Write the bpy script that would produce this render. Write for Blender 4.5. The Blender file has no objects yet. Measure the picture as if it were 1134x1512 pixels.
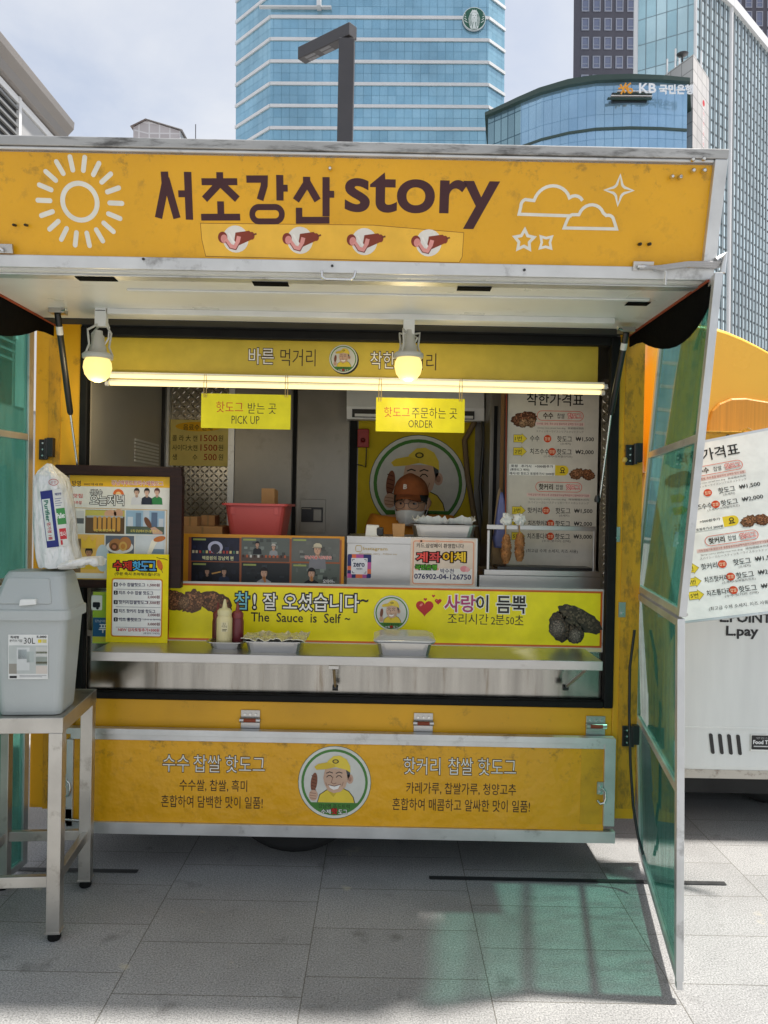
import bpy, math, random
import numpy as np
from mathutils import Vector, Matrix
from mathutils.geometry import delaunay_2d_cdt
random.seed(7)
S = bpy.context.scene
COL = S.collection
R = math.radians

# ------------------------------------------------------------------ camera
F, CX, CY = 1136.0, 567.0, 756.0          # focal length and centre of the 1134x1512 photograph
EYE = Vector((0, 0, 1.6))
PITCH, ROLL = R(0.5), 0.0195
fwd = Vector((0, math.cos(PITCH), -math.sin(PITCH)))
up0 = Vector((0, math.sin(PITCH), math.cos(PITCH)))
rgt0 = Vector((1, 0, 0))
rgt = rgt0 * math.cos(ROLL) + up0 * math.sin(ROLL)
upv = up0 * math.cos(ROLL) - rgt0 * math.sin(ROLL)
cam = bpy.data.objects.new('camera', bpy.data.cameras.new('camera'))
COL.objects.link(cam)
cam.data.sensor_fit = 'VERTICAL'; cam.data.sensor_height = 24
cam.data.lens = F / 1512 * 24
cam.data.clip_start = 0.05; cam.data.clip_end = 3000
M = Matrix((rgt, upv, -fwd)).transposed().to_4x4(); M.translation = EYE
cam.matrix_world = M
S.camera = cam
S.view_settings.view_transform = 'Standard'; S.view_settings.look = 'None'
S.view_settings.exposure = 0.85; S.view_settings.gamma = 1

# ------------------------------------------------------------------ sky and sun
SUN_EL, SUN_AZ = R(69), R(2)               # azimuth measured from +x towards +y
w = bpy.data.worlds.new('World'); S.world = w; w.use_nodes = True
nt = w.node_tree; N = nt.nodes; L = nt.links
bg = N['Background']; bg.inputs[1].default_value = 0.1
sky = N.new('ShaderNodeTexSky'); sky.sky_type = 'NISHITA'; sky.sun_disc = False
sky.sun_elevation = SUN_EL; sky.sun_rotation = R(90) - SUN_AZ
sky.air_density = 1.0; sky.dust_density = 2.0; sky.ozone_density = 2.0
tc = N.new('ShaderNodeTexCoord'); mp = N.new('ShaderNodeMapping'); mp.inputs[3].default_value = (1, 1, 2.2)
no = N.new('ShaderNodeTexNoise'); no.inputs['Scale'].default_value = 2.1; no.inputs['Detail'].default_value = 7; no.inputs['Roughness'].default_value = .55
no.inputs['Distortion'].default_value = .4
rp = N.new('ShaderNodeValToRGB'); rp.color_ramp.elements[0].position = .36; rp.color_ramp.elements[1].position = .66
rp.color_ramp.elements[0].color = (.5, .5, .5, 1); rp.color_ramp.elements[1].color = (.96, .96, .96, 1)
mx = N.new('ShaderNodeMix'); mx.data_type = 'RGBA'; mx.inputs[7].default_value = (5.0, 5.1, 5.3, 1)
L.new(tc.outputs['Generated'], mp.inputs[0]); L.new(mp.outputs[0], no.inputs[0]); L.new(no.outputs[0], rp.inputs[0])
L.new(rp.outputs[0], mx.inputs[0]); L.new(sky.outputs[0], mx.inputs[6]); L.new(mx.outputs[2], bg.inputs[0])
sd = bpy.data.lights.new('sun', 'SUN'); sd.energy = 4.2; sd.angle = R(2.4); sd.color = (1, .95, .88)
so = bpy.data.objects.new('sun', sd); COL.objects.link(so)
so.rotation_euler = Vector((math.cos(SUN_EL) * math.cos(SUN_AZ), math.cos(SUN_EL) * math.sin(SUN_AZ), math.sin(SUN_EL))).to_track_quat('Z', 'Y').to_euler()
so.location = (3, 0, 8)

# ------------------------------------------------------------------ materials
def lin(c):
    return tuple(((x / 255) / 12.92 if x / 255 <= .04045 else ((x / 255 + .055) / 1.055) ** 2.4) for x in c)

def newmat(name):
    m = bpy.data.materials.new(name); m.use_nodes = True
    return m, m.node_tree.nodes, m.node_tree.links, m.node_tree.nodes['Principled BSDF']

def mat(name, rgb, rough=.5, metal=0., var=.08, vs=6., bump=0., bs=40., stretch=(1, 1, 1), grime=0., gcol=(.05, .04, .03), gs=9., gth=.62, spec=.5, rvar=.1, bd=.01, gz=False):
    """A surface with slow colour drift, roughness drift, fine bump and optional grime of its own shape."""
    m, n, l, p = newmat(name)
    t = n.new('ShaderNodeTexCoord'); q = n.new('ShaderNodeMapping'); q.inputs[3].default_value = stretch
    l.new(t.outputs['Object'], q.inputs[0])
    a = n.new('ShaderNodeTexNoise'); a.inputs['Scale'].default_value = vs; a.inputs['Detail'].default_value = 5
    l.new(q.outputs[0], a.inputs[0])
    r = n.new('ShaderNodeMapRange'); r.inputs[1].default_value = .3; r.inputs[2].default_value = .7
    r.inputs[3].default_value = 1 - var; r.inputs[4].default_value = 1 + var; l.new(a.outputs[0], r.inputs[0])
    c = n.new('ShaderNodeVectorMath'); c.operation = 'SCALE'; c.inputs[0].default_value = rgb; l.new(r.outputs[0], c.inputs[3])
    out = c.outputs[0]
    if grime:
        g = n.new('ShaderNodeTexNoise'); g.inputs['Scale'].default_value = gs; g.inputs['Detail'].default_value = 9; g.inputs['Roughness'].default_value = .7
        l.new(q.outputs[0], g.inputs[0])
        gr = n.new('ShaderNodeMapRange'); gr.inputs[1].default_value = gth; gr.inputs[2].default_value = gth + .12; gr.inputs[3].default_value = 0; gr.inputs[4].default_value = grime
        l.new(g.outputs[0], gr.inputs[0])
        fac = gr.outputs[0]
        if gz:                                        # soot gathers under the top edge
            sz = n.new('ShaderNodeSeparateXYZ'); l.new(t.outputs['Generated'], sz.inputs[0]); zr = n.new('ShaderNodeMapRange'); zr.inputs[1].default_value = .55; zr.inputs[2].default_value = .95; zr.inputs[3].default_value = .3; zr.inputs[4].default_value = 1.3; l.new(sz.outputs[2], zr.inputs[0])
            mm = n.new('ShaderNodeMath'); mm.operation = 'MULTIPLY'; l.new(fac, mm.inputs[0]); l.new(zr.outputs[0], mm.inputs[1]); fac = mm.outputs[0]
        x = n.new('ShaderNodeMix'); x.data_type = 'RGBA'; x.inputs[7].default_value = (*gcol, 1)
        l.new(fac, x.inputs[0]); l.new(out, x.inputs[6]); out = x.outputs[2]
    l.new(out, p.inputs['Base Color'])
    rr = n.new('ShaderNodeMapRange'); rr.inputs[3].default_value = max(.02, rough - rvar); rr.inputs[4].default_value = min(1, rough + rvar); l.new(a.outputs[0], rr.inputs[0])
    l.new(rr.outputs[0], p.inputs['Roughness'])
    p.inputs['Metallic'].default_value = metal; p.inputs['Specular IOR Level'].default_value = spec
    if bump:
        b = n.new('ShaderNodeTexNoise'); b.inputs['Scale'].default_value = bs; b.inputs['Detail'].default_value = 3; l.new(q.outputs[0], b.inputs[0])
        k = n.new('ShaderNodeBump'); k.inputs['Strength'].default_value = bump; k.inputs['Distance'].default_value = bd
        l.new(b.outputs[0], k.inputs['Height']); l.new(k.outputs[0], p.inputs['Normal'])
    return m

def glow(name, rgb, power):
    m, n, l, p = newmat(name)
    p.inputs['Base Color'].default_value = (.25, .22, .12, 1)
    p.inputs['Emission Color'].default_value = (*rgb, 1); p.inputs['Emission Strength'].default_value = power
    return m

def printed(name, rough=.4, bump=.05, bs=25, grime=0., spec=.4):
    """Printed film: flat ink colours kept per face, a little sheen, faint waves."""
    m, n, l, p = newmat(name)
    a = n.new('ShaderNodeAttribute'); a.attribute_name = 'Col'
    t = n.new('ShaderNodeTexCoord')
    v = n.new('ShaderNodeTexNoise'); v.inputs['Scale'].default_value = 14; v.inputs['Detail'].default_value = 6; l.new(t.outputs['Object'], v.inputs[0])
    r = n.new('ShaderNodeMapRange'); r.inputs[1].default_value = .3; r.inputs[2].default_value = .7; r.inputs[3].default_value = .9; r.inputs[4].default_value = 1.05; l.new(v.outputs[0], r.inputs[0])
    c = n.new('ShaderNodeVectorMath'); c.operation = 'SCALE'; l.new(a.outputs['Color'], c.inputs[0]); l.new(r.outputs[0], c.inputs[3])
    out = c.outputs[0]
    if grime:
        g = n.new('ShaderNodeTexNoise'); g.inputs['Scale'].default_value = 7; g.inputs['Detail'].default_value = 10; g.inputs['Roughness'].default_value = .75; l.new(t.outputs['Object'], g.inputs[0])
        gr = n.new('ShaderNodeMapRange'); gr.inputs[1].default_value = .6; gr.inputs[2].default_value = .8; gr.inputs[4].default_value = grime; l.new(g.outputs[0], gr.inputs[0])
        x = n.new('ShaderNodeMix'); x.data_type = 'RGBA'; x.inputs[7].default_value = (.06, .045, .02, 1)
        l.new(gr.outputs[0], x.inputs[0]); l.new(out, x.inputs[6]); out = x.outputs[2]
    l.new(out, p.inputs['Base Color']); p.inputs['Roughness'].default_value = rough; p.inputs['Specular IOR Level'].default_value = spec
    b = n.new('ShaderNodeTexNoise'); b.inputs['Scale'].default_value = bs; l.new(t.outputs['Object'], b.inputs[0])
    k = n.new('ShaderNodeBump'); k.inputs['Strength'].default_value = bump; k.inputs['Distance'].default_value = .02
    l.new(b.outputs[0], k.inputs['Height']); l.new(k.outputs[0], p.inputs['Normal'])
    return m

def glass(name, tint, gloss=.9, rough=.03):
    m, n, l, p = newmat(name); n.remove(p)
    o = n['Material Output']
    t = n.new('ShaderNodeBsdfTransparent'); t.inputs[0].default_value = (*tint, 1)
    g = n.new('ShaderNodeBsdfGlossy'); g.inputs[0].default_value = (gloss, gloss, gloss, 1); g.inputs[1].default_value = rough
    lw = n.new('ShaderNodeLayerWeight'); lw.inputs[0].default_value = .5
    pw = n.new('ShaderNodeMath'); pw.operation = 'POWER'; pw.inputs[1].default_value = 5; l.new(lw.outputs['Facing'], pw.inputs[0])
    f = n.new('ShaderNodeMath'); f.operation = 'MULTIPLY_ADD'; f.inputs[1].default_value = .9; f.inputs[2].default_value = .04; l.new(pw.outputs[0], f.inputs[0])
    x = n.new('ShaderNodeMixShader'); l.new(f.outputs[0], x.inputs[0]); l.new(t.outputs[0], x.inputs[1]); l.new(g.outputs[0], x.inputs[2])
    # streaky dirt film that scatters a little light
    tc = n.new('ShaderNodeTexCoord'); mp = n.new('ShaderNodeMapping'); mp.inputs[3].default_value = (9, 9, 1.2); l.new(tc.outputs['Object'], mp.inputs[0])
    z = n.new('ShaderNodeTexNoise'); z.inputs['Scale'].default_value = 3; z.inputs['Detail'].default_value = 6; l.new(mp.outputs[0], z.inputs[0])
    r = n.new('ShaderNodeMapRange'); r.inputs[1].default_value = .4; r.inputs[2].default_value = .8; r.inputs[3].default_value = .18; r.inputs[4].default_value = .5; l.new(z.outputs[0], r.inputs[0])
    d = n.new('ShaderNodeBsdfDiffuse'); d.inputs[0].default_value = (tint[0] * .12, tint[1] * .36, tint[2] * .36, 1)
    y = n.new('ShaderNodeMixShader'); l.new(r.outputs[0], y.inputs[0]); l.new(x.outputs[0], y.inputs[1]); l.new(d.outputs[0], y.inputs[2])
    l.new(y.outputs[0], o.inputs[0])
    return m

def uvgrid(name, c1, c2, line, w_, h_, gap, rough=.08, metal=0., spec=.6, off=0., gap_smooth=0.):
    """Panes or stone panels laid out in metres over a facade's UVs."""
    m, n, l, p = newmat(name)
    t = n.new('ShaderNodeTexCoord'); b = n.new('ShaderNodeTexBrick')
    b.offset = off; b.squash = 1; b.inputs['Scale'].default_value = 1
    b.inputs['Color1'].default_value = (*c1, 1); b.inputs['Color2'].default_value = (*c2, 1); b.inputs['Mortar'].default_value = (*line, 1)
    b.inputs['Mortar Size'].default_value = gap; b.inputs['Mortar Smooth'].default_value = gap_smooth; b.inputs['Brick Width'].default_value = w_; b.inputs['Row Height'].default_value = h_
    l.new(t.outputs['UV'], b.inputs[0])
    z = n.new('ShaderNodeTexNoise'); z.inputs['Scale'].default_value = .12; z.inputs['Detail'].default_value = 4; l.new(t.outputs['UV'], z.inputs[0])
    r = n.new('ShaderNodeMapRange'); r.inputs[1].default_value = .3; r.inputs[2].default_value = .7; r.inputs[3].default_value = .8; r.inputs[4].default_value = 1.15; l.new(z.outputs[0], r.inputs[0])
    c = n.new('ShaderNodeVectorMath'); c.operation = 'SCALE'; l.new(b.outputs[0], c.inputs[0]); l.new(r.outputs[0], c.inputs[3])
    l.new(c.outputs[0], p.inputs['Base Color'])
    rr = n.new('ShaderNodeMapRange'); rr.inputs[3].default_value = rough; rr.inputs[4].default_value = .6; l.new(b.outputs['Fac'], rr.inputs[0]); l.new(rr.outputs[0], p.inputs['Roughness'])
    p.inputs['Metallic'].default_value = metal; p.inputs['Specular IOR Level'].default_value = spec
    k = n.new('ShaderNodeBump'); k.inputs['Strength'].default_value = .15; k.inputs['Distance'].default_value = .2
    zz = n.new('ShaderNodeTexNoise'); zz.inputs['Scale'].default_value = .5; l.new(t.outputs['UV'], zz.inputs[0]); l.new(zz.outputs[0], k.inputs['Height']); l.new(k.outputs[0], p.inputs['Normal'])
    return m

Y_LIN = lin((222, 164, 15))
PAINT = mat('yellow truck paint', Y_LIN, .42, var=.12, vs=3, bump=.06, bs=30, grime=.4, gcol=(.13, .08, .015), gs=13, gth=.58)
OLDPAINT = mat('worn yellow paint with old glue', lin((205, 150, 25)), .55, var=.2, vs=9, bump=.25, bs=60, grime=.62, gcol=(.16, .10, .016), gs=30, gth=.5, stretch=(1, 1, .45))
BARE = mat('faded yellow strip', lin((204, 156, 20)), .5, var=.15, vs=12, bump=.1, bs=40, grime=.4, gcol=(.15, .1, .02), gs=20, gth=.58)
VINYL = mat('wrinkled yellow vinyl', lin((224, 164, 15)), .36, var=.08, vs=2.5, bump=.6, bs=11, grime=.5, gcol=(.16, .095, .02), gs=19, gth=.54, bd=.02, gz=True)
ALU = mat('weathered aluminium', (.62, .63, .63), .42, .75, var=.12, vs=7, bump=.03, grime=.6, gcol=(.12, .11, .1), gs=6, gth=.58)
DIRTYALU = mat('soot streaked aluminium', (.42, .42, .41), .5, .6, var=.2, vs=4, grime=.85, gcol=(.05, .047, .043), gs=5, gth=.52, stretch=(.7, 1, 4))
STEEL = mat('brushed steel', (.52, .51, .49), .32, .95, var=.1, vs=4, bump=.02, bs=30, stretch=(1, 1, 2.5), grime=.3, gcol=(.2, .17, .14), gs=5)
STAINED = mat('streaked steel', (.37, .355, .325), .2, 1., rvar=.06, var=.25, vs=2, bump=.0, stretch=(9, 1, .6), grime=.7, gcol=(.17, .12, .07), gs=2.2, gth=.58)
DULLSTEEL = mat('dull steel', (.25, .235, .205), .42, .85, var=.2, vs=3, grime=.5, gcol=(.12, .1, .08), gs=3, gth=.58)
WHITE = mat('off white enamel', (.72, .71, .66), .3, var=.06, vs=3, grime=.4, gcol=(.35, .3, .22), gs=5, gth=.6)
CREAM = mat('cream panel', (.42, .38, .31), .4, var=.08, vs=2, grime=.3, gcol=(.3, .25, .18), gs=4)
RUBBER = mat('black rubber', (.008, .008, .008), .65, var=.3, vs=14, spec=.2)
BLACK = mat('black plastic', (.012, .012, .013), .35, var=.2)
CLOTH = mat('black coated cloth', (.003, .003, .003), .9, var=.2, bump=.2, bs=30, spec=.08)
ORANGE = mat('orange piping', lin((140, 62, 36)), .7)
DARK = mat('underbody and shade', (.03, .03, .03), .8, var=.3)
CHROME = mat('bright zinc', (.66, .66, .65), .25, 1., var=.1, vs=20)
GLASS = glass('green glass film', (.44, .74, .66))
CLEAR = glass('clear plate', (.8, .82, .82))
PRINT = printed('printed film')
PRINTD = printed('printed awning vinyl', .42, .12, 9, grime=.35)
PAPER = printed('printed paper', .7, .06, 18, spec=.2)
WPLASTIC = mat('white plastic', (.72, .72, .69), .4, var=.06, vs=10)
GPLASTIC = mat('grey plastic', lin((174, 178, 176)), .42, var=.04, vs=5, bump=.04, bs=120, grime=.2, gcol=(.3, .3, .29), gs=8)
STANDM = mat('worn stainless steel', (.50, .48, .44), .36, .85, var=.15, vs=7, bump=.02, grime=.5, gcol=(.16, .13, .1), gs=9, gth=.56)
PINK = mat('coral plastic', lin((205, 88, 84)), .38, var=.06, vs=6)
CARD = mat('brown cardboard', lin((176, 134, 88)), .8, var=.08, vs=12)
WOOD = mat('dark frame wood', (.022, .009, .007), .5, spec=.25, var=.3, vs=9, stretch=(1, 1, 8))
TYRE = mat('tyre rubber', (.02, .02, .02), .8, bump=.2, bs=50)
GREYPAINT = mat('dark grey powder coat', (.055, .052, .055), .45, var=.06)
BAG = mat('thin white polythene', (.72, .72, .70), .3, var=.08, vs=12, bump=1., bs=15, bd=.03, stretch=(1.4, 1.4, .7))
FOIL = mat('crumpled foil', (.82, .79, .66), .3, .75, var=.1, vs=30, bump=.8, bs=34)
CRUST = mat('fried crumb crust', lin((158, 108, 62)), .75, var=.4, vs=40, bump=1., bs=90)
SKIN = mat('skin', lin((206, 160, 130)), .55, var=.05, vs=20)
HAIR = mat('black hair', (.008, .007, .006), .45, var=.3, vs=40, stretch=(1, 1, .2))
TEE = mat('orange tee', lin((206, 130, 30)), .85, var=.06, vs=14, bump=.25, bs=14)
CAPM = mat('rust cap cloth', lin((150, 82, 40)), .9, var=.14, vs=22, bump=.5, bs=26)
MASKM = mat('white mask cloth', (.75, .75, .74), .8, bump=.3, bs=40, stretch=(1, 1, 5))
BULB = glow('lit bulb', (1, .74, .24), .72)
TUBE = glow('lit tube', (1, .80, .38), .85)
BENT = mat('bent tread plate base', (.4, .37, .32), .35, .85)
CARWHITE = mat('white trailer gelcoat', (.70, .71, .69), .35, var=.05, vs=2.5, grime=.3, gcol=(.4, .38, .33), gs=2.2, stretch=(5, 5, .7))
CARYELLOW = mat('glossy yellow gelcoat', lin((242, 184, 60)), .25, var=.04, vs=3)

TREADB = mat('tread plate', (.42, .38, .31), .27, .95, var=.15, vs=6, grime=.3, gs=8)

def paving():
    m, n, l, p = newmat('granite paving')
    t = n.new('ShaderNodeTexCoord')
    q = n.new('ShaderNodeMapping'); q.inputs[2].default_value = (0, 0, R(90)); q.inputs[1].default_value = (.08, .236, 0); l.new(t.outputs['Object'], q.inputs[0])
    b = n.new('ShaderNodeTexBrick'); b.offset = .37; b.inputs['Scale'].default_value = 1
    b.inputs['Brick Width'].default_value = .3; b.inputs['Row Height'].default_value = .617; b.inputs['Mortar Size'].default_value = .0021; b.inputs['Mortar Smooth'].default_value = .3; b.inputs['Bias'].default_value = 0
    b.inputs['Color1'].default_value = (.88, .88, .88, 1); b.inputs['Color2'].default_value = (1.0, 1.0, 1.0, 1); b.inputs['Mortar'].default_value = (.42, .40, .36, 1)
    l.new(q.outputs[0], b.inputs[0])
    v = n.new('ShaderNodeTexNoise'); v.inputs['Scale'].default_value = 165; v.inputs['Detail'].default_value = 3; v.inputs['Roughness'].default_value = .8; l.new(t.outputs['Object'], v.inputs[0])
    r = n.new('ShaderNodeValToRGB'); e = r.color_ramp.elements
    e[0].position = .34; e[0].color = (.13, .13, .13, 1); e[1].position = .64; e[1].color = (.44, .44, .43, 1)
    e2 = r.color_ramp.elements.new(.46); e2.color = (.27, .27, .27, 1); l.new(v.outputs[0], r.inputs[0])
    g = n.new('ShaderNodeTexNoise'); g.inputs['Scale'].default_value = 1.9; g.inputs['Detail'].default_value = 8; g.inputs['Roughness'].default_value = .65; l.new(t.outputs['Object'], g.inputs[0])
    gr = n.new('ShaderNodeMapRange'); gr.inputs[1].default_value = .35; gr.inputs[2].default_value = .7; gr.inputs[3].default_value = 1.08; gr.inputs[4].default_value = .80; l.new(g.outputs[0], gr.inputs[0])
    a = n.new('ShaderNodeMix'); a.data_type = 'RGBA'; a.blend_type = 'MULTIPLY'; a.inputs[0].default_value = 1; l.new(r.outputs[0], a.inputs[6]); l.new(b.outputs[0], a.inputs[7])
    c = n.new('ShaderNodeVectorMath'); c.operation = 'SCALE'; l.new(a.outputs[2], c.inputs[0]); l.new(gr.outputs[0], c.inputs[3])
    # dark grease spots and pale sandy scuffs
    sp = n.new('ShaderNodeTexNoise'); sp.inputs['Scale'].default_value = 5.5; sp.inputs['Detail'].default_value = 4; l.new(t.outputs['Object'], sp.inputs[0])
    s1 = n.new('ShaderNodeMapRange'); s1.inputs[1].default_value = .63; s1.inputs[2].default_value = .72; s1.inputs[4].default_value = .38; l.new(sp.outputs[0], s1.inputs[0])
    x1 = n.new('ShaderNodeMix'); x1.data_type = 'RGBA'; x1.inputs[7].default_value = (.06, .06, .055, 1); l.new(s1.outputs[0], x1.inputs[0]); l.new(c.outputs[0], x1.inputs[6])
    s2 = n.new('ShaderNodeMapRange'); s2.inputs[1].default_value = .30; s2.inputs[2].default_value = .24; s2.inputs[4].default_value = .6; l.new(sp.outputs[0], s2.inputs[0])
    x2 = n.new('ShaderNodeMix'); x2.data_type = 'RGBA'; x2.inputs[7].default_value = (.5, .45, .34, 1); l.new(s2.outputs[0], x2.inputs[0]); l.new(x1.outputs[2], x2.inputs[6])
    l.new(x2.outputs[2], p.inputs['Base Color']); p.inputs['Roughness'].default_value = .62; p.inputs['Specular IOR Level'].default_value = .3
    k = n.new('ShaderNodeBump'); k.inputs['Strength'].default_value = .25; k.inputs['Distance'].default_value = .003
    iv = n.new('ShaderNodeMath'); iv.operation = 'MULTIPLY_ADD'; iv.inputs[1].default_value = -1.; l.new(b.outputs['Fac'], iv.inputs[0]); l.new(v.outputs[0], iv.inputs[2])
    l.new(iv.outputs[0], k.inputs['Height']); l.new(k.outputs[0], p.inputs['Normal'])
    return m
PAVING = paving()

# ------------------------------------------------------------------ geometry helpers
def ray(px, py):
    return fwd * F + rgt * (px - CX) - upv * (py - CY)
def P(px, py, Y):
    d = ray(px, py); return EYE + d * (Y / d.y)
def G(px, py, z=0.):
    d = ray(px, py); return EYE + d * ((z - EYE.z) / d.z)

class Fr:
    """A flat frame: origin, right, up, outward normal and metres per photo pixel."""
    def __init__(s, o, u, v, k):
        s.o, s.u, s.v, s.k = o, u, v, k; s.n = u.cross(v)
    def p(s, dx, dy, off=0.):
        return s.o + s.u * (dx * s.k) - s.v * (dy * s.k) + s.n * off
    def sub(s, dx, dy, k=1., rot=0.):
        c, q = math.cos(R(rot)), math.sin(R(rot))
        return Fr(s.p(dx, dy), s.u * c + s.v * q, s.v * c - s.u * q, s.k * k)
class Pl:
    def __init__(s, o, u=(1, 0, 0), v=(0, 0, 1)):
        s.o, s.u, s.v = Vector(o), Vector(u).normalized(), Vector(v).normalized(); s.n = s.u.cross(s.v)
    def at(s, px, py):
        d = ray(px, py); t = (s.o - EYE).dot(s.n) / d.dot(s.n); h = EYE + d * t
        return Fr(h, s.u, s.v, (h - EYE).dot(fwd) / F)
def Yp(Y): return Pl((0, Y, 0))

_glyphs = {}
def glyphs(s, bold):
    """Outlines of a line of writing, thickened, filled by winding number: (points, triangles, width, height)."""
    if (s, bold) in _glyphs: return _glyphs[s, bold]
    c = bpy.data.curves.new('lettering', 'FONT'); c.body = s; c.fill_mode = 'FRONT'; c.resolution_u = 8 if s == 'story' else 2
    c.dimensions = '2D'; c.fill_mode = 'NONE'
    o = bpy.data.objects.new('lettering', c); m = o.to_mesh()
    V = np.array([v.co[:2] for v in m.vertices]); nb = {}
    for e in m.edges:
        a, b = e.vertices; nb.setdefault(a, []).append(b); nb.setdefault(b, []).append(a)
    done = set(); loops = []
    for st in sorted(nb):
        if st in done: continue
        cur, prev, lp = st, None, []
        while True:
            lp.append(cur); done.add(cur)
            nx = [q for q in sorted(nb[cur]) if q != prev and (q not in done)]
            if not nx: break
            prev, cur = cur, nx[0]
        q = V[lp]; keep = [i for i in range(len(q)) if np.hypot(*(q[i] - q[i - 1])) > 1e-4]
        if len(keep) > 2: loops.append(q[keep])
    o.to_mesh_clear(); bpy.data.objects.remove(o); bpy.data.curves.remove(c)
    area = lambda q: .5 * np.sum(q[:, 0] * np.roll(q[:, 1], -1) - np.roll(q[:, 0], -1) * q[:, 1])
    clusters = []
    for q in sorted(loops, key=lambda q: q[:, 0].min()):
        if clusters and q[:, 0].min() < clusters[-1][0] - .005:
            clusters[-1][1].append(q); clusters[-1][0] = max(clusters[-1][0], q[:, 0].max())
        else: clusters.append([q[:, 0].max(), [q]])
    PV, PT = [], []
    for _, qs in clusters:
        if max(qs, key=lambda q: abs(area(q))) is not None and area(max(qs, key=lambda q: abs(area(q)))) < 0: qs = [q[::-1] for q in qs]
        if bold:
            out = []
            for q in qs:
                d1 = q - np.roll(q, 1, 0); d2 = np.roll(q, -1, 0) - q
                d1 /= np.linalg.norm(d1, axis=1)[:, None] + 1e-12; d2 /= np.linalg.norm(d2, axis=1)[:, None] + 1e-12
                n1 = np.stack([d1[:, 1], -d1[:, 0]], 1); n2 = np.stack([d2[:, 1], -d2[:, 0]], 1)
                mm = n1 + n2; den = np.maximum((mm * n1).sum(1), .5)
                out.append(q + mm / den[:, None] * bold)
            qs = out
        vs, es = [], []
        for q in qs:
            b0 = len(vs); vs += [Vector(x) for x in q.tolist()]; es += [(b0 + i, b0 + (i + 1) % len(q)) for i in range(len(q))]
        r = delaunay_2d_cdt(vs, es, [], 0, 1e-5)
        ov = np.array([v[:] for v in r[0]]); tr = np.array([f for f in r[2] if len(f) == 3])
        if not len(tr): continue
        ctr = ov[tr].mean(1); wn = np.zeros(len(tr), int)
        for q in qs:
            A, B = q, np.roll(q, -1, 0)
            for a, b in zip(A, B):
                cr = (b[0] - a[0]) * (ctr[:, 1] - a[1]) - (ctr[:, 0] - a[0]) * (b[1] - a[1])
                wn += ((a[1] <= ctr[:, 1]) & (b[1] > ctr[:, 1]) & (cr > 0)).astype(int) - ((a[1] > ctr[:, 1]) & (b[1] <= ctr[:, 1]) & (cr < 0)).astype(int)
        b0 = len(PV); PV += ov.tolist(); PT += [tuple(int(k) + b0 for k in t) for t in tr[wn > 0]]
    A = np.array(PV); x0, y0 = A.min(0); x1, y1 = A.max(0)
    A = A - [(x0 + x1) / 2, (y0 + y1) / 2]
    _glyphs[s, bold] = (A, PT, x1 - x0, y1 - y0)
    return _glyphs[s, bold]

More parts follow.
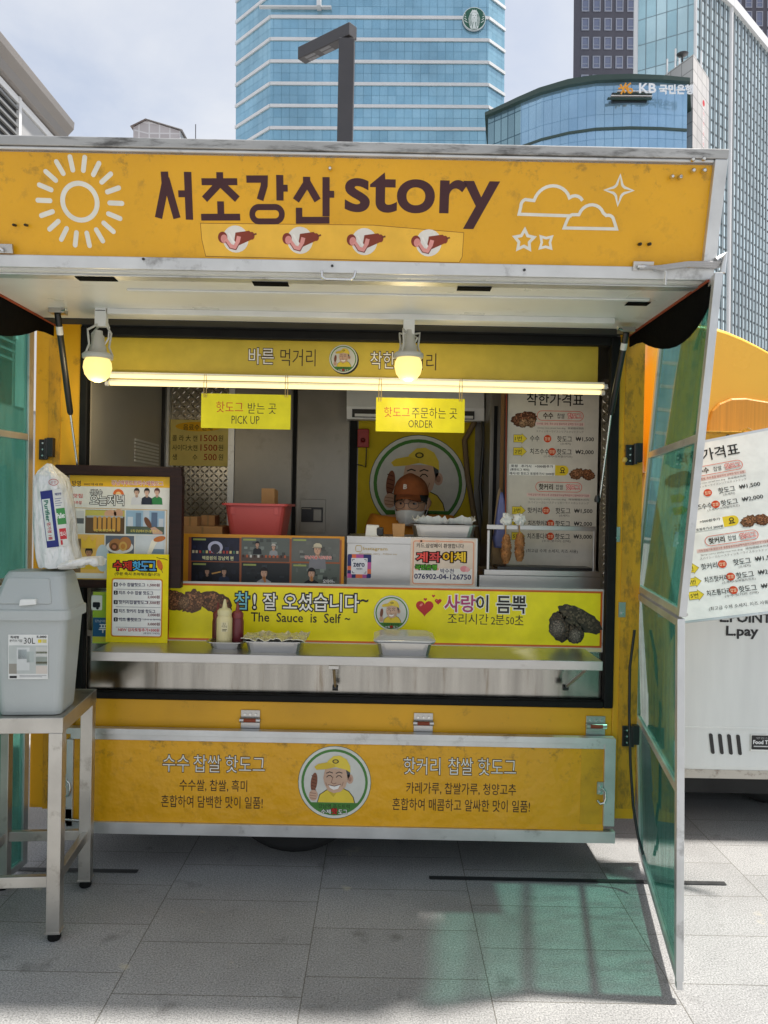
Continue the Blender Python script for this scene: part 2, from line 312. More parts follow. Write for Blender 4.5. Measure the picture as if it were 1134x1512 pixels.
LU = .0004                                  # one printed layer: 0.4 mm
class MB:
    def __init__(s): s.v, s.f, s.m, s.c, s.sm, s.uv = [], [], [], [], [], []; s.lay = 0
    def add(s, vs, fs, m, col=None, smooth=False, uv=None):
        b = len(s.v); s.v += [Vector(x) for x in vs]
        for i, f in enumerate(fs):
            s.f.append(tuple(k + b for k in f)); s.m.append(m); s.c.append(col); s.sm.append(smooth); s.uv.append(uv[i] if uv else None)
        return s
    def box(s, lo, hi, m, rot=None, piv=None):
        x0, y0, z0 = lo; x1, y1, z1 = hi
        vs = [Vector(p) for p in ((x0, y0, z0), (x1, y0, z0), (x1, y1, z0), (x0, y1, z0), (x0, y0, z1), (x1, y0, z1), (x1, y1, z1), (x0, y1, z1))]
        if rot is not None:
            c = Vector(piv) if piv is not None else (Vector(lo) + Vector(hi)) / 2
            vs = [c + rot @ (v - c) for v in vs]
        return s.add(vs, [(0, 3, 2, 1), (4, 5, 6, 7), (0, 1, 5, 4), (1, 2, 6, 5), (2, 3, 7, 6), (3, 0, 4, 7)], m)
    def hexa(s, a, b, m):
        """Box between two quads a and b (same winding, b behind a)."""
        return s.add(list(a) + list(b), [(0, 1, 2, 3), (7, 6, 5, 4), (4, 5, 1, 0), (5, 6, 2, 1), (6, 7, 3, 2), (7, 4, 0, 3)], m)
    def pbox(s, pl, x0, y0, x1, y1, m, front=0., back=.01):
        f = pl.at((x0 + x1) / 2, (y0 + y1) / 2); a, b = (x1 - x0) / 2, (y1 - y0) / 2
        q = [(-a, b), (a, b), (a, -b), (-a, -b)]
        return s.hexa([f.p(x, y, front) for x, y in q], [f.p(x, y, -back) for x, y in q], m)
    def tube(s, pts, r, m, seg=8, cap=True):
        pts = [Vector(p) for p in pts]; rs = r if isinstance(r, (list, tuple)) else [r] * len(pts)
        rings = []; ref = None
        for i, p in enumerate(pts):
            t = (pts[min(i + 1, len(pts) - 1)] - pts[max(i - 1, 0)]).normalized()
            if ref is None: ref = t.orthogonal().normalized()
            ref = (ref - t * ref.dot(t)).normalized(); b = t.cross(ref)
            rings.append([p + (ref * math.cos(k * 2 * math.pi / seg) + b * math.sin(k * 2 * math.pi / seg)) * rs[i] for k in range(seg)])
        vs = [v for g in rings for v in g]; fs = []
        for i in range(len(pts) - 1):
            for k in range(seg):
                fs.append((i * seg + k, i * seg + (k + 1) % seg, (i + 1) * seg + (k + 1) % seg, (i + 1) * seg + k))
        s.add(vs, fs, m, smooth=True)
        if cap: s.add(rings[0], [tuple(range(seg))[::-1]], m); s.add(rings[-1], [tuple(range(seg))], m)
        return s
    def lathe(s, o, prof, m, axis=(0, 0, 1), seg=20, sx=1., smooth=True, cap=True):
        ax = Vector(axis).normalized(); a = ax.orthogonal().normalized(); b = ax.cross(a); o = Vector(o)
        vs = [o + ax * z + (a * math.cos(k * 2 * math.pi / seg) * sx + b * math.sin(k * 2 * math.pi / seg)) * r for r, z in prof for k in range(seg)]
        fs = [(i * seg + k, i * seg + (k + 1) % seg, (i + 1) * seg + (k + 1) % seg, (i + 1) * seg + k) for i in range(len(prof) - 1) for k in range(seg)]
        s.add(vs, fs, m, smooth=smooth)
        if cap:
            s.add(vs[:seg], [tuple(range(seg))[::-1]], m); s.add(vs[-seg:], [tuple(range(seg))], m)
        return s
    def loft(s, rings, m, smooth=False, cap=True, col=None):
        n = len(rings[0]); vs = [v for g in rings for v in g]
        fs = [(i * n + k, i * n + (k + 1) % n, (i + 1) * n + (k + 1) % n, (i + 1) * n + k) for i in range(len(rings) - 1) for k in range(n)]
        s.add(vs, fs, m, col, smooth)
        if cap: s.add(rings[0], [tuple(range(n))[::-1]], m, col); s.add(rings[-1], [tuple(range(n))], m, col)
        return s
    # ---- flat printing
    def poly(s, fr, pts, col, lay, m=None):
        a = sum(pts[i][0] * pts[(i + 1) % len(pts)][1] - pts[(i + 1) % len(pts)][0] * pts[i][1] for i in range(len(pts)))
        if a > 0: pts = pts[::-1]
        return s.add([fr.p(x, y, lay * LU) for x, y in pts], [tuple(range(len(pts)))], m or s.ink, col)
    ink = None
    def rect(s, fr, x0, y0, x1, y1, col, lay): return s.poly(fr, [(x0, y0), (x1, y0), (x1, y1), (x0, y1)], col, lay)
    def rrect(s, fr, x0, y0, x1, y1, r, col, lay, seg=4):
        return s.poly(fr, rr_pts(x0, y0, x1, y1, r, seg), col, lay)
    def ell(s, fr, cx, cy, rx, ry, col, lay, a0=0, a1=360, n=24, rot=0):
        c, q = math.cos(R(rot)), math.sin(R(rot)); pts = []
        for k in range(n + (a1 - a0 < 360)):
            t = R(a0 + (a1 - a0) * k / n); x, y = rx * math.cos(t), ry * math.sin(t); pts.append((cx + x * c - y * q, cy + x * q + y * c))
        return s.poly(fr, pts, col, lay)
    def stroke(s, fr, pts, wd, col, lay, closed=False, rnd=False):
        n = len(pts); Lf, Rt = [], []
        for i in range(n):
            p = np.array(pts[i], float)
            a = np.array(pts[i - 1], float) if (i or closed) else None; b = np.array(pts[(i + 1) % n], float) if (i < n - 1 or closed) else None
            d1 = (p - a) / (np.linalg.norm(p - a) + 1e-9) if a is not None else None; d2 = (b - p) / (np.linalg.norm(b - p) + 1e-9) if b is not None else None
            if d1 is None: d1 = d2
            if d2 is None: d2 = d1
            n1 = np.array([d1[1], -d1[0]]); n2 = np.array([d2[1], -d2[0]]); mm = n1 + n2; mm = mm / max(mm.dot(n1), .45)
            Lf.append(p + mm * wd / 2); Rt.append(p - mm * wd / 2)
        for i in range(n if closed else n - 1):
            j = (i + 1) % n; s.poly(fr, [tuple(Lf[i]), tuple(Lf[j]), tuple(Rt[j]), tuple(Rt[i])], col, lay)
        if rnd and not closed:
            for p, q, e in ((pts[0], pts[1], 0), (pts[-1], pts[-2], 1)):
                a = math.degrees(math.atan2(p[1] - q[1], p[0] - q[0])); s.ell(fr, p[0], p[1], wd / 2, wd / 2, col, lay, a - 90, a + 90, 8)
        return s
    def txt(s, fr, t, dx, dy, wd, ht, col, lay, bold=0., out=None, ow=.06, shear=0.):
        """Writing fitted into a box of wd x ht photo pixels centred at dx, dy (either may be None)."""
        if out is not None: s._txt(fr, t, dx, dy, wd, ht, out, lay, bold + ow, bold, shear); lay += 1
        s._txt(fr, t, dx, dy, wd, ht, col, lay, bold, bold, shear)
    def _txt(s, fr, t, dx, dy, wd, ht, col, lay, bold, ref, shear):
        _, _, w0, h0 = glyphs(t, ref); A, T, _, _ = glyphs(t, bold)
        kx = wd / w0 if wd else ht / h0; ky = ht / h0 if ht else wd / w0
        s.add([fr.p(dx + x * kx + shear * y * ky, dy - y * ky, lay * LU) for x, y in A], T, s.ink, col)
    def build(s, name, parent=None, loc=None, bevel=0., label=None, cat=None, group=None, kind=None, subsurf=0):
        me = bpy.data.meshes.new(name); o = bpy.data.objects.new(name, me); COL.objects.link(o)
        if parent is not None:
            org = parent['_o']; org = Vector(org); o.parent = parent; o['_o'] = tuple(org)
        else:
            if loc is None:
                lo = [min(v[i] for v in s.v) for i in range(3)]; hi = [max(v[i] for v in s.v) for i in range(3)]
                loc = ((lo[0] + hi[0]) / 2, (lo[1] + hi[1]) / 2, lo[2])
            org = Vector(loc); o.location = org; o['_o'] = tuple(org)
        me.from_pydata([tuple(v - org) for v in s.v], [], s.f)
        ms = []
        for m in s.m:
            if m not in ms: ms.append(m)
        for m in ms: me.materials.append(m)
        idx = {m.name: i for i, m in enumerate(ms)}
        me.polygons.foreach_set('material_index', [idx[m.name] for m in s.m])
        me.polygons.foreach_set('use_smooth', s.sm)
        if any(c is not None for c in s.c):
            at = me.color_attributes.new('Col', 'FLOAT_COLOR', 'CORNER'); buf = []
            for pl, c in zip(me.polygons, s.c):
                q = (*lin(c), 1.) if c is not None else (.5, .5, .5, 1.); buf += list(q) * pl.loop_total
            at.data.foreach_set('color', buf)
        if any(u is not None for u in s.uv):
            ul = me.uv_layers.new(name='UVMap'); buf = []
            for pl, u in zip(me.polygons, s.uv):
                for k in range(pl.loop_total): buf += list(u[k]) if u else [0, 0]
            ul.data.foreach_set('uv', buf)
        me.validate(); me.update()
        if bevel:
            b = o.modifiers.new('edge', 'BEVEL'); b.width = bevel; b.segments = 2; b.limit_method = 'ANGLE'; b.angle_limit = R(50)
        if subsurf:
            b = o.modifiers.new('smooth', 'SUBSURF'); b.levels = subsurf; b.render_levels = subsurf
        tag(o, label, cat, group, kind)
        return o
MB.ink = PRINT

def rr_pts(x0, y0, x1, y1, r, seg=4):
    pts = []
    for cx, cy, a in ((x1 - r, y1 - r, 0), (x0 + r, y1 - r, 90), (x0 + r, y0 + r, 180), (x1 - r, y0 + r, 270)):
        pts += [(cx + r * math.cos(R(a + 90 * k / seg)), cy + r * math.sin(R(a + 90 * k / seg))) for k in range(seg + 1)]
    return pts
def tag(o, label=None, cat=None, group=None, kind=None):
    for k, v in (('label', label), ('category', cat), ('group', group), ('kind', kind)):
        if v: o[k] = v
    return o
def thing(name, label, cat, loc, group=None):
    o = bpy.data.objects.new(name, None); COL.objects.link(o); o.empty_display_size = .1
    o.location = loc; o['_o'] = tuple(loc)
    return tag(o, label, cat, group)
def copy_tree(o, parent=None):
    c = o.copy(); COL.objects.link(c)
    if parent is not None: c.parent = parent
    for ch in list(o.children): copy_tree(ch, c)
    return c

# ------------------------------------------------------------------ printed drawings
def emblem(mb, fr, r, lay, words=True):
    f = fr.sub(0, 0, r); e = lambda *a, **k: mb.ell(f, *a, **k)
    e(0, 0, 1.0, 1.0, (70, 90, 62), lay, n=40); e(0, 0, .985, .985, (214, 214, 204), lay + 1, n=40); e(0, 0, .91, .91, (74, 128, 58), lay + 2, n=40); e(0, 0, .84, .84, (206, 206, 198), lay + 3, n=40)
    mb.ell(f, 0, 0, .90, .90, (70, 124, 52), lay + 4, 38, 142, 24)
    mb.poly(f, [(-.46, .55), (-.40, .34), (-.2, .2), (.16, .12), (.4, .24), (.52, .4), (.56, .55)], (222, 196, 62), lay + 5)
    mb.stroke(f, [(-.46, .55), (-.40, .34), (-.2, .2)], .02, (70, 60, 30), lay + 6); mb.stroke(f, [(.16, .12), (.4, .24), (.52, .4), (.56, .55)], .02, (70, 60, 30), lay + 6)
    mb.poly(f, [(-.2, .2), (-.02, .4), (.16, .12), (.1, .05), (-.15, .08)], (196, 170, 50), lay + 7)
    e(.42, -.1, .09, .13, (196, 160, 138), lay + 6); e(.42, -.1, .045, .07, (165, 125, 105), lay + 7)
    e(.30, -.24, .12, .2, (70, 72, 74), lay + 6)
    mb.poly(f, [(-.26, -.38), (.3, -.38), (.36, -.1), (.3, .12), (.16, .25), (-.02, .29), (-.18, .22), (-.27, .05), (-.31, -.12)], (200, 166, 142), lay + 8)
    mb.poly(f, [(-.24, -.40), (-.2, -.58), (-.04, -.72), (.14, -.74), (.32, -.64), (.42, -.46), (.43, -.28), (.3, -.36), (.02, -.42)], (226, 200, 70), lay + 9)
    mb.poly(f, [(-.26, -.36), (-.5, -.34), (-.56, -.42), (-.46, -.5), (-.22, -.55), (.0, -.5), (.02, -.42)], (214, 184, 56), lay + 10)
    e(.02, -.58, .09, .06, (80, 74, 40), lay + 11); e(.02, -.58, .055, .035, (206, 180, 60), lay + 12)
    for x in (-.14, .12):
        mb.stroke(f, [(x - .08, -.14), (x - .03, -.19), (x + .03, -.19), (x + .08, -.14)], .022, (45, 35, 30), lay + 9)
        mb.stroke(f, [(x - .09, -.25), (x, -.29), (x + .09, -.26)], .026, (60, 55, 50), lay + 9)
    mb.stroke(f, [(-.04, -.16), (-.09, .0), (-.02, .04), (.05, .01)], .018, (140, 100, 82), lay + 9)
    mb.poly(f, [(-.16, .07), (0, .1), (.16, .05), (.1, .17), (-.02, .2), (-.12, .15)], (238, 234, 228), lay + 9)
    mb.stroke(f, [(-.18, .06), (0, .1), (.18, .04)], .016, (90, 50, 45), lay + 10)
    mb.stroke(f, [(-.24, .0), (-.2, .1)], .014, (140, 100, 82), lay + 9); mb.stroke(f, [(.24, -.02), (.2, .1)], .014, (140, 100, 82), lay + 9)
    e(-.56, .0, .09, .26, (128, 78, 56), lay + 5, rot=6)
    for k in range(5): mb.stroke(f, [(-.63, -.18 + k * .09), (-.5, -.14 + k * .09)], .02, (88, 48, 34), lay + 6)
    e(-.57, .36, .12, .15, (198, 162, 138), lay + 7)
    for k in range(3): mb.stroke(f, [(-.67, .29 + k * .07), (-.5, .31 + k * .07)], .014, (140, 100, 82), lay + 8)
    if words:
        mb.txt(f, '강남역 푸드트럭', 0, .655, .86, .12, (28, 30, 22), lay + 5)
        mb.txt(f, '수제', -.22, .80, .26, .12, (240, 240, 236), lay + 6, .01, (30, 36, 24), .06)
        mb.txt(f, '도그', .24, .80, .24, .12, (240, 240, 236), lay + 6, .01, (30, 36, 24), .06)
        mb.txt(f, '핫', .01, .79, .17, .17, (200, 40, 36), lay + 6, .02, (40, 24, 20), .05)

def blob(mb, fr, cx, cy, rx, ry, col, lay, seed=0, rot=0, rough=.12, n=34):
    """An irregular crusty lump seen in a printed food picture, mottled with crumbs."""
    q = random.Random(seed); c, s = math.cos(R(rot)), math.sin(R(rot)); pts = []
    for k in range(n):
        t = 2 * math.pi * k / n; g = 1 + q.uniform(-rough, rough); x, y = rx * math.cos(t) * g, ry * math.sin(t) * g; pts.append((cx + x * c - y * s, cy + x * s + y * c))
    mb.poly(fr, pts, tuple(int(v * .66) for v in col), lay)
    for k in range(150):
        t, d = q.uniform(0, 6.28), math.sqrt(q.random()) * .86; x, y = rx * math.cos(t) * d, ry * math.sin(t) * d
        z = q.uniform(.03, .085) * (rx + ry) / 2; g = q.choice((.62, .8, .9, 1.0, 1.1, 1.22)) * (1.12 - .3 * d * (.5 + .5 * math.sin(t))); a = q.uniform(0, 180)
        mb.ell(fr, cx + x * c - y * s, cy + x * s + y * c, z * 1.3, z, tuple(min(255, int(v * g)) for v in col), lay + 1 + k * .012, n=6, rot=a)

def bust(mb, fr, x, y, s, skin, hair, cloth, lay, hat=None, bald=False):
    """A head-and-shoulders figure in a printed picture; y is the chin."""
    f = fr.sub(x, y, s)
    mb.poly(f, [(-1.3, 2.2), (-1.15, .75), (-.4, .3), (.4, .3), (1.15, .75), (1.3, 2.2)], cloth, lay)
    mb.poly(f, [(-.26, -.2), (.26, -.2), (.32, .45), (0, .62), (-.32, .45)], tuple(int(v * .85) for v in skin), lay + 1)
    if not bald: mb.ell(f, 0, -.88, .66, .78, hair, lay + 1)
    mb.ell(f, 0, -.62, .52, .68, skin, lay + 2)
    for q in (-.2, .2):
        mb.ell(f, q, -.68, .10, .035, tuple(int(v * .5) for v in skin), lay + 3, n=8); mb.ell(f, q, -.83, .14, .035, tuple(int(v * .55) for v in skin), lay + 3.2, n=8)
    mb.ell(f, 0, -.52, .08, .12, tuple(int(v * .86) for v in skin), lay + 3, n=8); mb.ell(f, 0, -.3, .15, .04, (int(skin[0] * .8), int(skin[1] * .58), int(skin[2] * .58)), lay + 3, n=10); mb.poly(f, [(.2, -1.1), (.52, -.8), (.5, -.4), (.3, -.08), (.36, -.6)], tuple(int(v * .82) for v in skin), lay + 2.5)
    if hat: mb.poly(f, [(-.62, -.98), (-.58, -1.4), (-.2, -1.62), (.25, -1.6), (.58, -1.36), (.66, -.98)], hat, lay + 4); mb.ell(f, -.1, -.98, .7, .1, tuple(int(v * .8) for v in hat), lay + 5)
    elif not bald: mb.ell(f, 0, -1.0, .58, .42, hair, lay + 3, 180, 360, 14)

def starpts(cx, cy, r, r2, n, a0=-90):
    return [(cx + (r if k % 2 == 0 else r2) * math.cos(R(a0 + 180 * k / n)), cy + (r if k % 2 == 0 else r2) * math.sin(R(a0 + 180 * k / n))) for k in range(2 * n)]

def lettered(mb, fr, k=1.):
    """The price list poster: coordinates are photo pixels from its centre."""
    K, RED, LR = (40, 38, 38), (205, 50, 48), (214, 120, 104)
    T = lambda t, x, y, wd, ht, col=K, b=0., lay=2, **q: mb.txt(fr, t, x, y, wd, ht, col, lay, b, **q)
    T('착한가격표', 2, -127, 84, 19, b=.012)
    blob(mb, fr, -43, -97, 19, 11, (128, 84, 60), 2, 3, -8); blob(mb, fr, -44, -91, 7, 6.5, (168, 132, 98), 5, 31); blob(mb, fr, -32, -92, 6, 7, (160, 124, 92), 5, 32)
    for y, a, c in ((-103, '수수', (70, 50, 44)), (2, '핫커리', (56, 44, 30))):
        mb.stroke(fr, rr_pts(-24, y - 7, 44, y + 7, 6.9, 6), 1.0, LR, 2, True)
        T(a, -8 if a == '수수' else -9, y, 15 if a == '수수' else 21, 9, c, .03); T('찹쌀', 11, y, 11, 7.5); T('핫도그', 31, y, 20, 8, (236, 220, 212), .01, 3, out=RED, ow=.07)
    for y, t, e, j in ((-91, '수수쌀, 찹쌀, 흑미 혼합 발효하여 담백한 맛이 일품', 'Sticky rice cereal hot dog   高粱糯米热狗', 'スティッキーライスシリアルホットドッグ'),
                       (14, '카레,찹쌀가루,청양고추 혼합발효하여살짝매콤하고알싸한맛이일품', 'Spicy curry sticky rice hot dog   辣咖喱糯米热狗', 'スパイシーカレースティッキーライスホットドッグ')):
        g = 36 if y < 0 else 47
        mb.rect(fr, 10 - g, y - 2.6, 10 + g, y + 2.6, (224, 196, 188), 1); T(t, 10, y, 2 * g - 4, 3.6, (150, 70, 60))
        T(e, 11, y + 6.2, 68 if y < 0 else 88, 3.6, (110, 104, 100)); T(j, 10, y + 11.2, 70 if y < 0 else 90, 3.6, (120, 114, 110))
    for y, nm, a, aw, pr, sb in ((-69, '1번', '수수', 14, '₩1,500', '(소세지)'), (-50, '2번', '치즈수수', 28, '₩2,000', '(소세지+모짜렐라치즈)'), (37, '3번', '핫커리', 21, '₩1,500', '(소세지)'), (56, '4번', '치즈핫커리', 30, '₩2,000', '(소세지+모짜렐라치즈)'), (75, '5번', '치즈통다리', 31, '₩3,000', '(수수,핫커리 선택)')):
        mb.poly(fr, [(-58, y - 5), (-46, y - 5), (-46, y - 7), (-38.5, y + .5), (-46, y + 8), (-46, y + 6), (-58, y + 6)], (226, 202, 60), 1)
        mb.stroke(fr, [(-58, y - 5), (-46, y - 5), (-46, y - 7), (-38.5, y + .5), (-46, y + 8), (-46, y + 6), (-58, y + 6)], .5, (120, 104, 40), 2, True)
        T(nm, -51, y + .5, 10, 6.4)
        cx = -8 if len(a) < 4 else -1
        T(a, -27 if len(a) < 3 else (-25 if len(a) == 3 else -19.5), y, aw, 8.6, b=.01)
        mb.ell(fr, cx, y, 5.6, 5.6, (204, 70, 36), 2); T('찹쌀', cx, y, 8, 5, (246, 226, 190), lay=3)
        T('핫도그', 17, y, 22, 9, b=.01); T(pr, 47, y, 27, 7.2, b=.015); T(sb, 19 if len(sb) < 6 else 8, y + 7.2, 15 if len(sb) < 6 else 42, 4, (80, 74, 72))
    mb.rrect(fr, -20, -30, 24, -15, 7, (226, 196, 50), 1); T('요', 15, -23, 8, 9, b=.02)
    mb.rect(fr, -64, -31, 4, -14.5, (240, 238, 232), 2)
    T('토핑   추가시   +500원추가', -30, -28, 62, 4.2, lay=3, b=.02); T('(통핫도그 제외)', -48, -22.4, 28, 4, lay=3, b=.02); T('예시1번 핫도그 토핑추가시 2000원', -30, -17, 66, 4, lay=3, b=.02)
    blob(mb, fr, 36, -18, 11, 8, (150, 104, 72), 2, 5, -20); blob(mb, fr, 53, -17, 10, 8, (140, 92, 62), 2, 6, 20)
    T('(최고급 수제 소세지, 치즈 사용)', 2, 97, 76, 6)

# ------------------------------------------------------------------ the ground
g = MB()
g.add([(-900, -60, 0), (900, -60, 0), (900, 1500, 0), (-900, 1500, 0)], [(0, 1, 2, 3)], PAVING)
g.build('pavement', kind='structure', loc=(0, 0, 0))
SLOT = mat('dark slot cover', (.02, .021, .022), .6, var=.3, vs=20)
d = MB()
for x0, x1, y0 in ((.225, 1.50, 3.28), (-1.56, -1.03, 3.285)):
    d.add([(x0, y0, .004), (x1, y0, .004), (x1, y0 + .03, .004), (x0, y0 + .03, .004)], [(0, 1, 2, 3)], SLOT)
d.build('drain_channel', kind='structure')

# ------------------------------------------------------------------ the food truck
TY = 3.32
tp = Yp(TY)
BL, BR_, BT, BB = -1.512, 1.105, 2.44, .262           # body sides, roof and underside
OL, OR_, OT, OB = -1.318, 1.004, 2.345, .742          # serving opening
BACK, INY = 4.98, 4.5
truck = thing('food_truck', 'yellow food truck with its side hatch lifted and serving counter open', 'food truck', (-.2, 4.1, 0))

b = MB()                                              # outer shell round the opening
b.box((BL, TY, BB), (OL, TY + .05, BT), PAINT); b.box((OR_, TY, BB), (BR_, TY + .05, BT), PAINT)
b.box((OL, TY + .001, BB), (OR_, TY + .05, OB), PAINT); b.box((OL, TY + .001, OT), (OR_, TY + .05, BT), DARK)
b.box((BL, TY + .05, BB), (BL + .03, BACK, BT), PAINT); b.box((BR_ - .03, TY + .05, BB), (BR_, BACK, BT), PAINT)
b.box((BL + .03, BACK - .03, BB), (BR_ - .03, BACK, BT), PAINT); b.box((BL, TY, BT), (BR_, BACK, BT + .04), ALU)
b.box((BL + .03, TY + .05, BB), (BR_ - .03, BACK - .03, BB + .18), DARK)
b.build('body', truck, bevel=.004)
b = MB()                                              # strips of old glue down the door posts
for x0, x1 in ((917, 945), (68, 86)):
    b = MB(); b.pbox(tp, x0, 500, x1, 1195, OLDPAINT, .003, .0); b.build('worn_paint_strip', truck)
b = MB()
b.box((OL + .003, TY + .05, BB + .18), (OL + .03, INY, BT - .002), CREAM); b.box((BR_ - .05, TY + .05, BB + .18), (BR_ - .031, INY, BT - .002), DULLSTEEL)
b.box((OL + .03, TY + .05, BT - .03), (BR_ - .05, INY, BT - .002), DULLSTEEL); b.box((OL + .03, TY + .05, .45), (BR_ - .05, INY, .47), DULLSTEEL)
b.box((OL, INY, .45), (BR_ - .031, INY + .03, BT), DULLSTEEL)
b.build('lining', truck)
b = MB()                                              # black rubber seal round the opening
sw = .034
for lo, hi in (((OL, TY - .012, OB), (OL + sw, TY + .03, OT)), ((OR_ - sw * 1.2, TY - .012, OB), (OR_, TY + .03, OT)), ((OL + sw, TY - .012, OB), (OR_ - sw * 1.2, TY + .03, OB + .03)), ((OL + sw, TY - .012, OT - .04), (OR_ - sw * 1.2, TY + .03, OT))):
    b.box(lo, hi, RUBBER)
b.build('opening_seal', truck, bevel=.006)
ip = Yp(INY - .004)                                   # back wall fittings
b = MB(); b.pbox(ip, 204, 560, 337, 800, TREADB, .0, .01)
def lozenges(b, pl, x0, y0, x1, y1, st):
    j = 0; y = y0 + st / 2
    while y < y1 - st / 4:
        x = x0 + st / 2; i = 0
        while x < x1 - st / 4:
            f = pl.at(x, y).sub(0, 0, 1, 45 if (i + j) % 2 else -45); a, c = st * .5, st * .16
            b.add([f.p(-a, 0, .0004), f.p(0, -c, .0004), f.p(a, 0, .0004), f.p(0, c, .0004), f.p(-a * .6, 0, .0032), f.p(a * .6, 0, .0032)], [(4, 5, 2, 1)[::-1], (4, 1, 0)[::-1], (0, 3, 4)[::-1], (4, 3, 2, 5)[::-1]], TREADB)
            x += st * .72; i += 1
        y += st * .72; j += 1
lozenges(b, ip, 205, 561, 336, 799, 9.5); b.build('tread_panel', truck)
b = MB(); b.pbox(ip, 337, 560, 346, 800, ALU, .012, .01); b.pbox(ip, 432, 560, 437.5, 800, RUBBER, .004, .01); b.pbox(ip, 516, 560, 527, 800, RUBBER, .012, .01); b.build('door_frame', truck)
for x0, x1 in ((346.5, 431), (438.5, 515)):
    b = MB(); b.pbox(ip, x0, 560, x1, 800, DULLSTEEL, .008, .0); dd = b.build('rear_door', truck, bevel=.002)
    if x0 > 400:
        b = MB(); b.pbox(ip, 443, 737, 481, 787, DULLSTEEL, .011, .0); b.pbox(ip, 445, 749, 477, 771, BLACK, .014, .0); b.pbox(ip, 463, 752, 475, 769, DULLSTEEL, .018, .0); b.pbox(ip, 446, 750, 460, 752, DULLSTEEL, .018, 0)
        b.build('handle', dd, bevel=.002)
lw = OL + .031                                        # ribbed louvre and edge trim on the left lining
b = MB()
for k in range(7): b.box((lw, 3.95, 1.80 + k * .018), (lw + .006, 4.36, 1.81 + k * .018), WHITE)
b.box((lw, 4.42, 1.2), (lw + .02, 4.45, 2.36), BLACK); b.box((lw, 4.45, 1.2), (lw + .035, 4.492, 2.36), ALU)
b.build('side_vent', truck)
b = MB()
b.pbox(Yp(3.62), 887, 560, 904, 870, TREADB, 0, .008); lozenges(b, Yp(3.62), 887, 561, 905, 869, 9.5); b.build('tread_edge', truck)

# header board over the opening
hp = Yp(TY + .07); HY = (206, 182, 66)
b = MB(); b.pbox(hp, 152, 492, 883, 566, mat('header board edge', lin(HY), .5), 0, .015)
f = hp.at(517, 530); b.rect(f, -365, -36, 366, 36, (204, 180, 66), 1)
for t, x, y, wd, ht, o in (('바른', 386, 526, 37, 24, 1), ('먹거리', 440, 528, 52, 25, 0), ('착한', 565, 532, 36, 25, 1), ('먹거리', 617, 534, 54, 25, 0)):
    f = hp.at(x, y)
    if o: b.txt(f, t, 0, 0, wd, ht, (240, 238, 228), 3, .0, (62, 44, 36), .042)
    else: b.txt(f, t, 0, 0, wd, ht, (62, 46, 38), 3, -.004)
b.ell(hp.at(508.5, 531.5), 0, 0, 21.5, 21.5, (30, 30, 26), 2); emblem(b, hp.at(507, 530), 21, 3)
b.build('header_board', truck)

# hatch: lifted side door with the big sign on its outer face
AY, AZ = 2.52, 2.352
aw = Pl((0, AY, AZ), (1, 0, 0), (0, -.1, .41))
AL, AR = -1.44, 1.045
at_ = lambda px, py: aw.at(px, py)
fb = aw.at(567, 396).o; ft = aw.at(567, 222).o
def apt(x, t, off=0.): return Vector((x, 0, 0)) + Vector((0, fb.y, fb.z)) + (Vector((0, ft.y, ft.z)) - Vector((0, fb.y, fb.z))) * t + aw.n * off
hatch = MB()                                          # core box: face, top, soffit
back = Vector((0, .05, 0))
q = [apt(AL, 1), apt(AR, 1), apt(AR, -.02), apt(AL, -.02)]
hatch.hexa(q, [v + Vector((0, .035, 0)) for v in q], VINYL)
hatch.box((AL, AY + .03, AZ + .0), (AR, 3.31, AZ + .03), WHITE)
hatch.hexa([apt(AL, 1.0), apt(AR, 1.0), apt(AR, .93), apt(AL, .93)], [Vector((AL, 3.32, BT + .07)), Vector((AR, 3.32, BT + .07)), Vector((AR, 3.32, BT + .05)), Vector((AL, 3.32, BT + .05))], ALU)
for x in (AL, AR - .02):                              # closed ends
    hatch.add([apt(x, 1, -.01), apt(x, 0, -.01), (x, 3.3, AZ + .03), (x, 3.3, BT + .05), apt(x + .02, 1, -.01), apt(x + .02, 0, -.01), (x + .02, 3.3, AZ + .03), (x + .02, 3.3, BT + .05)],
              [(0, 1, 2, 3), (7, 6, 5, 4), (0, 4, 5, 1), (1, 5, 6, 2), (2, 6, 7, 3), (3, 7, 4, 0)], ALU)
hatch_o = hatch.build('hatch', truck)
fr_ = MB()                                            # aluminium edging, two-stepped
fr_.hexa([apt(AL - .01, 1.055, .02), apt(AR + .01, 1.055, .02), apt(AR + .01, .975, .02), apt(AL - .01, .975, .02)], [apt(AL - .01, 1.055, -.05), apt(AR + .01, 1.055, -.05), apt(AR + .01, .975, -.05), apt(AL - .01, .975, -.05)], DIRTYALU)
fr_.hexa([apt(AL, .973, .012), apt(AR - .03, .973, .012), apt(AR - .03, .945, .012), apt(AL, .945, .012)], [apt(AL, .973, -.01), apt(AR - .03, .973, -.01), apt(AR - .03, .945, -.01), apt(AL, .945, -.01)], ALU)
fr_.hexa([apt(AL - .01, .055, .014), apt(AR + .01, .055, .014), apt(AR + .01, -.055, .014), apt(AL - .01, -.055, .014)], [apt(AL - .01, .055, -.05), apt(AR + .01, .055, -.05), apt(AR + .01, -.055, -.05), apt(AL - .01, -.055, -.05)], ALU)
fr_.hexa([apt(AR - .03, .973, .018), apt(AR + .011, .973, .018), apt(AR + .011, .057, .018), apt(AR - .03, .057, .018)], [apt(AR - .03, .973, -.05), apt(AR + .011, .973, -.05), apt(AR + .011, .057, -.05), apt(AR - .03, .057, -.05)], ALU)
fr_.build('hatch_frame', hatch_o, bevel=.003)
b = MB(); b.ink = PRINTD                              # the big sign
WHT = (226, 222, 206); BRN = (66, 28, 32)
f = at_(118, 298)
